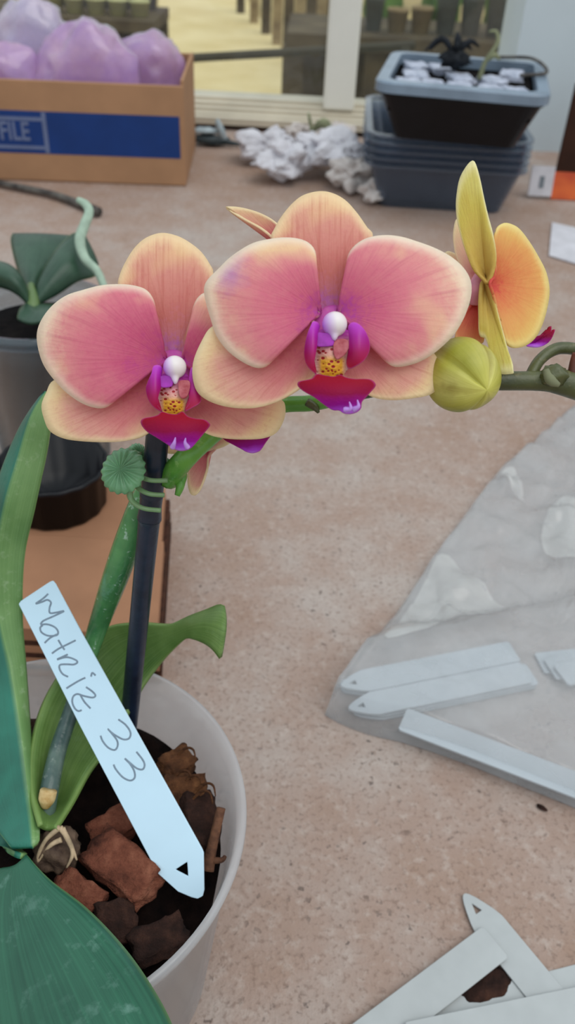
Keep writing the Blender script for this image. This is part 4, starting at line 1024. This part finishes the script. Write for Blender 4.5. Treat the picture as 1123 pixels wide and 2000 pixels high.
lf([q3((78, 1612), (92, 1618), (110, 1618), LD+.001, LD+.004, LD+.001), q3((60, 1540), (105, 1560), (140, 1570), .270, .280, .272), q3((62, 1455), (125, 1480), (175, 1508), .280, .289, .282), q3((88, 1365), (165, 1400), (222, 1445), .292, .298, .290), q3((140, 1285), (215, 1325), (272, 1352), .300, .303, .297), q3((200, 1230), (262, 1275), (305, 1305), .303, .304, .299), q3((265, 1217), (305, 1250), (335, 1272), .300, .299, .296), q3((330, 1219), (348, 1233), (364, 1247), .294, .292, .290), q3((378, 1203), (378, 1222), (382, 1248), .288, .284, .284), q3((405, 1193), (402, 1218), (402, 1256), .284, .279, .280), q3((430, 1183), (426, 1222), (418, 1268), .280, .274, .276), q3((440, 1187), (440, 1228), (431, 1285), .278, .272, .275)],
   'leaf_mid', n=90, crease=.2, thick=.0016)
lf([q3((28, 1668), (40, 1672), (52, 1672), LD, LD-.002, LD), q3((-10, 1640), (15, 1650), (35, 1655), .272, .268, .270), q3((-40, 1560), (-10, 1585), (12, 1600), .276, .272, .274), q3((-70, 1470), (-30, 1490), (0, 1500), .284, .28, .282)], 'leaf_light', n=30)
# dry sheath on the spike, husk at the base
tube('dry_sheath', [P(88, 1578, CD-.0042), P(91, 1562, CD-.0042), P(95, 1544, CD-.0042)], [.0012, .0026, .0027], M['sheath'], orchid, 14, 14)
hc = P(112, 1660, Dz(112, 1660, .092))
hk = blob('dry_husk', hc, (.0072, .0070, .0068), 4, M['husk'], orchid, .3, 1.6, None, 4)
hD = Dz(112, 1660, .092)-.0072
for pts in ([(117, 1616), (90, 1640), (76, 1668), (74, 1685)], [(117, 1616), (134, 1640), (142, 1668), (130, 1695)], [(120, 1640), (98, 1652), (74, 1684)], [(122, 1618), (140, 1655), (150, 1680)]):
    tube('husk_fibre', [P(x, y, hD+.0012*abs(x-112)/30) for x, y in pts], [.0009]+[.0007]*(len(pts)-2)+[.0003], M['husk_rib'], hk, 20, 6)

# ---- loose bark pieces in the pot
def chunk(px, py, z, size, seed, rot, mat, label, grp='bark chunks in the frosted pot'):
    c = Pz(px, py, z)
    o = blob('bark_chunk', c, size, seed, M[mat], None, .22, 1.6, rot, 3, .78, True, None, 5)
    tag(o, label, 'bark', grp); return o
chunk(238, 1692, .0905, (.0125, .0066, .0042), 3, euler(.25, .05, -.62), 'bark', 'largest reddish bark chunk, in the pot beside the written plant tag')
chunk(150, 1752, .0880, (.008, .0055, .004), 6, euler(.2, .1, -.5), 'bark', 'small reddish bark chunk beside the broad front leaf')
chunk(232, 1612, .0875, (.009, .005, .004), 8, euler(.1, -.2, .6), 'bark', 'reddish bark chunk half under the written plant tag')
chunk(225, 1802, .0875, (.006, .006, .0035), 9, euler(.3, .1, .3), 'bark2', 'dark bark chunk below the largest reddish chunk')
chunk(310, 1836, .0865, (.008, .005, .0032), 12, euler(0, .1, .5), 'bark2', 'dark bark chunk against the near pot wall')
chunk(345, 1495, .0905, (.0065, .0045, .0042), 14, euler(.2, .3, .9), 'coir', 'tan fibrous bark piece at the far side of the pot')
chunk(362, 1548, .0905, (.007, .006, .0045), 17, euler(.5, .1, .2), 'coir', 'shaggy brown bark piece behind the written plant tag')
chunk(385, 1608, .0890, (.006, .009, .0045), 19, euler(.1, .4, .2), 'bark2', 'dark bark piece between plant tag and twig')
chunk(70, 1440, .0900, (.007, .006, .004), 21, euler(.1, .1, .2), 'bark2', 'dark bark piece at the back of the pot between leaves')
random.seed(9)
for i in range(5):
    x, y = [(352, 1520), (372, 1530), (398, 1545), (392, 1560), (360, 1475)][i]
    q = Pz(x, y, .096)
    o = tube('fibre_curl', [q+Vector((-.004, 0, -.003)), q+Vector((0, .002, .001)), q+Vector((.003, .001, .002)), q+Vector((.004, -.001, -.001))], [.0004, .0005, .0004, .0002], M['coir'], None, 16, 6)
    tag(o, 'tiny curled coir fibre sticking up from the shaggy bark', 'fibre', 'coir fibres in the pot')
tw_ = empty('bark_twig', Pz(405, 1690, .088)); tag(tw_, 'short brown twig standing against the pot wall', 'twig')
q0, q1, q2 = Pz(405, 1700, .0885), P(415, 1650, Dz(405, 1690, .09)+.002), P(432, 1578, Dz(405, 1690, .09)+.004)
tube('shaft', [q0, q1, q2], [.0022, .0017, .0015], M['twig'], tw_, 20, 10)
tube('side_twig', [q0.lerp(q1, .4), P(432, 1680, Dz(405, 1690, .09)), P(440, 1672, Dz(405, 1690, .09))], [.0012, .0009, .0006], M['twig'], tw_, 12, 8)

# ================================================================== STAKE, CLIP, TAG
dirs = (ST-SB).normalized()
stk = empty('support_stake', SB); tag(stk, 'dark navy plastic stake propping the orchid flower spike', 'stake')
rs = .0033
J, _ = stake_at(1012)
lower = [SB, SB.lerp(J, .5), J-dirs*.004, J-dirs*.0015, J]
tube('rod', lower, [rs*.93, rs*.95, rs*.98, rs*1.1, rs*1.12], M['stake'], stk, 40, 20)
J2, _ = stake_at(965)
tube('sleeve', [J, J+dirs*.001, J.lerp(J2, .5), J2-dirs*.001, J2, J2+dirs*.0015, J2.lerp(ST, .5), ST], [rs*1.12, rs*1.08, rs*1.0, rs*1.03, rs*1.08, rs*1.0, rs, rs], M['stake'], stk, 60, 20)

CDp = sd(925)-.002
clip = empty('plant_clip', P(260, 940, CDp)); tag(clip, 'green ribbed plastic clip hugging the navy stake under the flowers', 'clip')
def disc(name, cpx, D, r_px, tilt, mat):
    c = P(cpx[0], cpx[1], D); r = r_px/F*D; V = []; Fc = []; nr_, nk = 8, 96
    Rm = RC @ tilt
    for side in (1, -1):
        for i in range(nr_+1):
            rr = r*i/nr_
            for k in range(nk):
                a = 2*PI*k/nk
                sc_ = 1+.04*math.cos(18*a)*(i/nr_)**3
                z = (.0010+.0011*(1-(i/nr_)**2)+.00035*math.cos(18*a)*math.sin(PI*min(1, i/nr_*.9)))*(1 if i < nr_ else .25)*side
                if side == -1: z *= .5
                V.append(c+Rm @ Vector((rr*sc_*math.cos(a), rr*sc_*math.sin(a), z)))
    o2 = (nr_+1)*nk
    for b_ in (0, o2):
        for i in range(nr_):
            for k in range(nk): Fc.append((b_+i*nk+k, b_+i*nk+(k+1) % nk, b_+(i+1)*nk+(k+1) % nk, b_+(i+1)*nk+k))
    for k in range(nk): Fc.append((nr_*nk+k, nr_*nk+(k+1) % nk, o2+nr_*nk+(k+1) % nk, o2+nr_*nk+k))
    return mk(name, V, Fc, mat, clip)
disc('ribbed_disc', (241, 920), CDp-.004, 46, Matrix.Rotation(math.radians(-14), 3, 'Y') @ Matrix.Rotation(math.radians(-12), 3, 'X'), M['clip'])
disc('ribbed_disc', (268, 886), CDp+.006, 20, Matrix.Rotation(math.radians(30), 3, 'Y'), M['clip'])
fr0 = sd(930)-.0058
for pts in ([(262, 905), (272, 928), (295, 938), (327, 938)], [(262, 925), (268, 950), (290, 964), (321, 967)], [(252, 948), (256, 975), (278, 992), (314, 997)]):
    tube('prong', [P(pts[0][0], pts[0][1], CDp-.003), P(pts[1][0], pts[1][1], fr0+.001), P(pts[2][0], pts[2][1], fr0-.0005), P(pts[3][0], pts[3][1], fr0+.0005)], [.0011, .0008, .0007, .0007], M['clip2'], clip, 26, 10)
tube('pin', [P(255, 890, CDp+.003), P(262, 886, CDp), P(275, 886, CDp-.001)], [.0006, .0006, .0005], M['clip2'], clip, 10, 8)
tube('hinge', [P(255, 900, CDp-.002), P(262, 893, CDp+.002), P(268, 888, CDp+.005)], [.0014, .0014, .0014], M['clip'], clip, 10, 10)

def loops_to_mesh(name, outer, hole, tofn, thick, mat, parent=None, origin=None):
    bm = bmesh.new(); es = []
    for lp in ([outer, hole] if hole else [outer]):
        vs = [bm.verts.new(tofn(p)) for p in lp]
        for i in range(len(vs)): es.append(bm.edges.new((vs[i], vs[(i+1) % len(vs)])))
    bmesh.ops.triangle_fill(bm, edges=es, use_beauty=True)
    bm.verts.index_update()
    V = [v.co.copy() for v in bm.verts]; Fc = [tuple(v.index for v in f.verts) for f in bm.faces]; bm.free()
    o = mk(name, V, Fc, mat, parent, origin, None, False, thick, 0)
    return o
# written tag
DBt = Dz(386, 1752, .0905); DTt = DBt*1.10
axd = Vector((386-70, 1752-1158)); al = axd.length; axd /= al
def tagD(p):
    t = ((p[0]-70)*axd.x+(p[1]-1158)*axd.y)/al
    return 1/((1-t)/DTt+t/DBt)
out = [(41, 1188), (37, 1180), (41, 1174), (97, 1137), (104, 1134), (109, 1140), (160, 1235), (263, 1420), (340, 1558), (395, 1657), (398, 1665), (399, 1738), (396, 1750), (386, 1755), (374, 1752), (348, 1741), (309, 1706), (303, 1695), (158, 1420), (98, 1300)]
hole = [(343, 1698), (366, 1683), (368, 1711)]
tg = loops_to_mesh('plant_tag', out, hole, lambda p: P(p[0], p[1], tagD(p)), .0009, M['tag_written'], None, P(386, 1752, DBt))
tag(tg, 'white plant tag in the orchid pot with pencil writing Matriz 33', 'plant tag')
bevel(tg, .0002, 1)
k9 = S(30, 1125, 5.615); k10 = S(110, 1300, 5.615)
strokes = [('letter_m', [k9([(360, 195), (300, 250), (225, 302), (290, 285), (350, 262), (390, 290), (375, 350), (380, 405), (450, 400), (532, 385), (420, 440), (310, 490), (275, 530)])], 1.0),
           ('letter_a', [k9([(275, 535), (350, 530), (430, 560), (468, 610), (450, 650), (360, 655), (290, 620), (272, 570), (300, 540)]), k9([(455, 640), (380, 680), (320, 735)])], 1.0),
           ('letter_t', [k9([(662, 705), (560, 755), (470, 800), (400, 850)]), k9([(470, 700), (505, 760), (540, 810)])], 1.0),
           ('letter_r', [k9([(575, 860), (510, 890), (460, 915), (560, 890), (650, 915), (680, 945), (640, 970), (560, 968), (490, 975), (485, 1020), (520, 1075), (578, 1105)])], 1.0),
           ('letter_i', [k10([(318, 132), (240, 170), (165, 215), (110, 250)]), k10([(380, 120), (395, 80), (430, 108)])], 1.0),
           ('letter_z', [k10([(325, 235), (390, 280), (428, 325), (400, 350), (310, 335), (230, 312), (185, 340), (175, 400), (200, 465), (240, 498), (278, 488)]), k10([(265, 325), (310, 400), (375, 470)])], 1.0),
           ('digit_three', [k10([(680, 590), (760, 650), (812, 730), (800, 795), (740, 810), (665, 775), (600, 730), (565, 695), (610, 745), (665, 820), (672, 880), (640, 925), (570, 900), (510, 830), (485, 768)])], 1.0),
           ('digit_three', [k10([(878, 945), (945, 1030), (968, 1090), (945, 1138), (880, 1125), (800, 1060), (750, 1018), (810, 1080), (855, 1160), (858, 1230), (810, 1260), (730, 1225), (655, 1140), (628, 1085)])], 1.0)]
for nm, lines, w in strokes:
    V = []; Fc = []
    for ln in lines:
        n_ = 14*len(ln); ptsr = cr(ln, n_); hw = 1.8
        b0 = len(V)
        for i, p in enumerate(ptsr):
            a, b = ptsr[max(i-1, 0)], ptsr[min(i+1, n_-1)]
            d = Vector((b[0]-a[0], b[1]-a[1]));
            d = d.normalized() if d.length > 1e-6 else Vector((1, 0))
            nn = Vector((-d.y, d.x))
            for sgn, dz in ((1, .00047), (0, .00056), (-1, .00047)):
                x, y = p[0]+nn.x*hw*sgn, p[1]+nn.y*hw*sgn
                V.append(P(x, y, tagD((x, y))-dz-.00003))
        for i in range(n_-1):
            for j in range(2): Fc.append((b0+i*3+j, b0+i*3+j+1, b0+i*3+j+4, b0+i*3+j+3))
    mk(nm, V, Fc, M['pencil'], tg)

# ---- tags lying about: generic tag lying on a plane
def tag_outline(L, W, pointed=True):
    w = W/2
    if pointed:
        return [(0, -w+.001), (.001, -w), (L*.86, -w), (L*.90, -w*.84), (L*.94, -w*.60), (L*.97, -w*.40), (L*.988, -w*.24), (L*.998, -w*.09), (L*.998, w*.09), (L*.988, w*.24), (L*.97, w*.40), (L*.94, w*.60), (L*.90, w*.84), (L*.86, w), (.001, w), (0, w-.001)], [(L*.915, -w*.22), (L*.915, w*.22), (L*.955, 0)]
    return [(0, -w+.0015), (.0015, -w), (L-.0015, -w), (L, -w+.0015), (L, w-.0015), (L-.0015, w), (.0015, w), (0, w-.0015)], None
def lay_tag(a, b, W, mat, label, grp=None, pointed=True, flip=False, L=None, name='plant_tag', thick=.0007):
    """a = square end, b = towards the pointed end (world points)"""
    a, b = Vector(a), Vector(b); x = (b-a).normalized(); L = L or (b-a).length
    z = Vector((0, 0, 1)); y = z.cross(x).normalized(); zz = x.cross(y)
    o_, h_ = tag_outline(L, W, pointed)
    o = loops_to_mesh(name, o_, h_, lambda p: a+x*p[0]+y*p[1]+zz*thick/2, thick, mat, None, a)
    bevel(o, .00015, 1)
    tag(o, label, 'plant tag', grp); return o
TW = .0146
g1 = 'loose plant tags on the table'
b_ = Pz(918, 1762, .0012); e_ = Pz(1120, 2010, .0012)
d_ = (e_-b_).normalized()
tB = lay_tag(b_+d_*.105-d_*.0, b_-d_*.004, TW, M['tag_old'], 'loose blank plant tag whose pierced point shows on the table', g1)
a_ = Pz(968, 1838, .0038); e_ = Pz(752, 2005, .0030); d_ = (e_-a_).normalized()
lay_tag(a_-Vector((0, 0, .0008)), a_+d_*.10, TW, M['tag_old'], 'loose blank plant tag with square end lying over the pierced one', g1, True)
a_ = Pz(880, 1990, .0003); b2 = Pz(1140, 1922, .0003); d_ = (b2-a_).normalized()
lay_tag(a_-d_*.02, a_+d_*.08, TW, M['tag_old'], 'loose blank tag lying underneath the pierced tag', g1, True)
a_ = Pz(800, 2040, .0050); b2 = Pz(1140, 1968, .0026); d_ = (b2-a_).normalized()
lay_tag(a_-Vector((0, 0, 0)), a_+d_*.10, TW*1.0, M['tag_old'], 'loose blank tag lying over the pierced tag at the table front', g1, True)
c = Pz(945, 1928, .0002)
o = blob('bark_flake', c+Vector((0, 0, .0003)), (.012, .006, .0006), 5, M['bark2'], None, .3, 1.5, euler(0, 0, .35), 3, 0, True, .0003)
o.location.z = .00015
tag(o, 'thin dark reddish bark flake between the loose plant tags', 'bark')
c = Pz(1058, 1580, .0)
o = blob('bark_crumb', c, (.0026, .0012, .0009), 15, M['bark2'], None, .3, 1.5, euler(0, 0, -.6), 2, 0, True, .0002)
tag(o, 'tiny brown bark crumb on the table below the plastic bag', 'bark')

# ================================================================== PLASTIC BAG WITH TAGS
g2 = 'blank tags bundled in the plastic bag'
ba, bb_ = Pz(662, 1385, .006), Pz(1030, 1310, .006)
dv = (bb_-ba); dv.z = 0; dv.normalize(); nv = Vector((-dv.y, dv.x, 0))
random.seed(21)
k = 0
for lay in range(3):
    for col_ in range(2):
        z = .0012+lay*.0021+col_*.0001
        off = nv*(-.001+col_*.0155+random.uniform(-.0005, .0005))+dv*random.uniform(-.003, .004)
        s_ = ba.copy(); s_.z = z
        if lay == 3: lb_ = 'top blank tag of the bundle in the plastic bag, '+('by the bag mouth side' if col_ else 'by the front tag')
        lb_ = 'blank plant tag in the long bundle inside the plastic bag'
        lay_tag(s_+off+dv*.106, s_+off+dv*.006, TW, M['tag'], lb_, g2, True, L=.100, thick=.0013)
a_ = Pz(786, 1406, .0092); b2 = Pz(1150, 1545, .0092); d_ = (b2-a_); d_.z = 0; d_.normalize()
lay_tag(a_, a_+d_*.1, TW, M['tag'], 'single blank white tag lying in front of the bundle in the bag', None, True, L=.1, thick=.0012)
a_ = Pz(925, 1425, .0010); b2 = Pz(1160, 1385, .0010); d_ = (b2-a_); d_.z = 0; d_.normalize(); nd_ = Vector((-d_.y, d_.x, 0))
for i in range(3):
    s_ = Pz(1045, 1400, .0098); s_.z = .0098+i*.0020 if i else .0098
    pass
a0_ = Pz(1052, 1300, .0) ; 
for i in range(3):
    s_ = a0_+Vector((.004*i, -.006*i, .001+i*.0022))
    dd_ = Matrix.Rotation(math.radians(-6+5*i), 3, 'Z') @ dv
    lay_tag(s_+dd_*.0, s_+dd_*.1, TW, M['tag'], 'blank plant tag in the second bundle inside the plastic bag', 'blank tags in the second bundle in the bag', True, L=.1, thick=.0013)
# the bag itself: outline on the table, top film draped over the tags
ol = [Pz(634, 1398), Pz(712, 1434), Pz(790, 1453), Pz(900, 1490), Pz(1010, 1534), Pz(1123, 1580), Pz(1260, 1640), Pz(1420, 1560), Pz(1500, 1200), Pz(1420, 900), Pz(1330, 740), Pz(1220, 745), Pz(1123, 792), Pz(1060, 850), Pz(978, 918), Pz(905, 1010), Pz(852, 1082), Pz(780, 1190), Pz(696, 1306), Pz(648, 1372)]
olp = cr([(p.x, p.y) for p in ol], 150, True)
bcx, bcy = Pz(1060, 1290).x, Pz(1060, 1290).y
V = []; Fc = []; nrg = 34; nb = 150
def bagh(x, y, s):
    # bumps over the tag bundles, low wrinkled film elsewhere
    q = Vector((x, y, 0))
    u = (q-Vector((ba.x, ba.y, 0))).dot(dv); v = (q-Vector((ba.x, ba.y, 0))).dot(nv)
    f = 1/(1+math.exp(-(u+.010)*1500))*1/(1+math.exp((u-.22)*300))/(1+math.exp((v-.038)*260))
    w = abs(noise.fractal(Vector((x*28, y*28, 1.5)), 1, 2, 3))*.010+.0030*abs(noise.noise(Vector((x*90, y*60, 4))))
    return (.0165*f+.0032+w*(1-.55*f))
rows = []
for i in range(1, nrg+1):
    s = i/nrg
    for kx, p in enumerate(olp):
        x, y = bcx+(p[0]-bcx)*s, bcy+(p[1]-bcy)*s
        edge = min(1, (1-s)/.03) if s > .97 else 1
        e2 = math.sqrt(max(0, 1-(1-edge)**2))
        V.append(Vector((x, y, .0009+(bagh(x, y, s))*e2)))
V.append(Vector((bcx, bcy, .0009+bagh(bcx, bcy, 0)))); ct = len(V)-1
for kx in range(nb):
    k2 = (kx+1) % nb; Fc.append((ct, kx, k2))
    for i in range(nrg-1): Fc.append((i*nb+kx, (i+1)*nb+kx, (i+1)*nb+k2, i*nb+k2))
b0 = len(V)
for i in (1.0, .5):
    for kx, p in enumerate(olp): V.append(Vector((bcx+(p[0]-bcx)*i, bcy+(p[1]-bcy)*i, .0004)))
V.append(Vector((bcx, bcy, .0004))); cb_ = len(V)-1
for kx in range(nb):
    k2 = (kx+1) % nb
    Fc.append(((nrg-1)*nb+kx, b0+kx, b0+k2, (nrg-1)*nb+k2)); Fc.append((b0+kx, b0+nb+kx, b0+nb+k2, b0+k2)); Fc.append((b0+nb+kx, cb_, b0+nb+k2))
o = mk('plastic_bag', V, Fc, M['bag'], None, Vector((bcx, bcy, .0004)))
def film_fold(pts):
    q = [Pz(x, y, .010) for x, y in pts]
    rim = cr([(v.x, v.y) for v in q], 48, True); fx = sum(v[0] for v in rim)/48; fy = sum(v[1] for v in rim)/48
    V2 = [Vector((fx, fy, .0016+bagh(fx, fy, 0)))]; F2 = []
    for i in range(1, 9):
        for k in range(48):
            x, y = fx+(rim[k][0]-fx)*i/8, fy+(rim[k][1]-fy)*i/8
            V2.append(Vector((x, y, .0014+bagh(x, y, 0)+.0012*math.sin(i/8*PI))))
    for k in range(48):
        k2 = (k+1) % 48; F2.append((0, 1+k, 1+k2))
        for i in range(7): F2.append((1+i*48+k, 1+(i+1)*48+k, 1+(i+1)*48+k2, 1+i*48+k2))
    mk('film_fold', V2, F2, M['bag_fold'], o)
film_fold([(862, 1082), (915, 1112), (955, 1150), (1000, 1200), (940, 1205), (880, 1222), (815, 1262), (745, 1275), (775, 1225), (820, 1150)])
film_fold([(1078, 985), (1150, 975), (1160, 1080), (1065, 1068)])
film_fold([(980, 918), (1008, 912), (1025, 968), (1000, 945)])
tag(o, 'crinkled clear plastic bag of blank tags sprawled on the table', 'plastic bag')

# ================================================================== LIGHT, CAMERA
w = bpy.data.worlds.new('overcast_sky'); SC.world = w; w.use_nodes = True
nt = w.node_tree; nt.nodes.clear()
out = nt.nodes.new('ShaderNodeOutputWorld'); bg = nt.nodes.new('ShaderNodeBackground')
tc = nt.nodes.new('ShaderNodeTexCoord'); sx = nt.nodes.new('ShaderNodeSeparateXYZ'); rp_ = nt.nodes.new('ShaderNodeValToRGB')
nt.links.new(tc.outputs['Generated'], sx.inputs[0])
mr = nt.nodes.new('ShaderNodeMapRange'); mr.inputs[1].default_value = -1; mr.inputs[2].default_value = 1
nt.links.new(sx.outputs[2], mr.inputs[0]); nt.links.new(mr.outputs[0], rp_.inputs[0])
el = rp_.color_ramp.elements
el[0].position = .0; el[0].color = (.25, .22, .20, 1); el[1].position = 1.0; el[1].color = (.80, .92, 1.0, 1)
for p_, c_ in ((.48, (.42, .40, .37, 1)), (.55, (.72, .76, .78, 1)), (.75, (.84, .92, .98, 1))):
    e = el.new(p_); e.color = c_
nt.links.new(rp_.outputs[0], bg.inputs[0]); bg.inputs[1].default_value = 1.0
nt.links.new(bg.outputs[0], out.inputs[0])
sun = bpy.data.lights.new('soft_sun', 'SUN'); sun.energy = 1.2; sun.angle = math.radians(50); sun.color = (1.0, .96, .90)
so = bpy.data.objects.new('soft_sun', sun); COL.objects.link(so)
so.rotation_euler = Vector((-.35, .25, -.9)).to_track_quat('-Z', 'Y').to_euler()
cam = bpy.data.cameras.new('camera'); co = bpy.data.objects.new('camera', cam); COL.objects.link(co)
co.matrix_basis = Matrix.Translation(EYE) @ RC.to_4x4()
cam.sensor_fit = 'VERTICAL'; cam.sensor_height = 24; cam.sensor_width = 24; cam.lens = F/2000*24
cam.clip_start = .01; cam.clip_end = 100
cam.dof.use_dof = True; cam.dof.focus_distance = .225; cam.dof.aperture_fstop = cam.lens/1.5
SC.camera = co
vs = SC.view_settings; vs.view_transform = 'Standard'; vs.look = 'None'; vs.exposure = 0.0; vs.gamma = 1.0; vs.use_curve_mapping = False
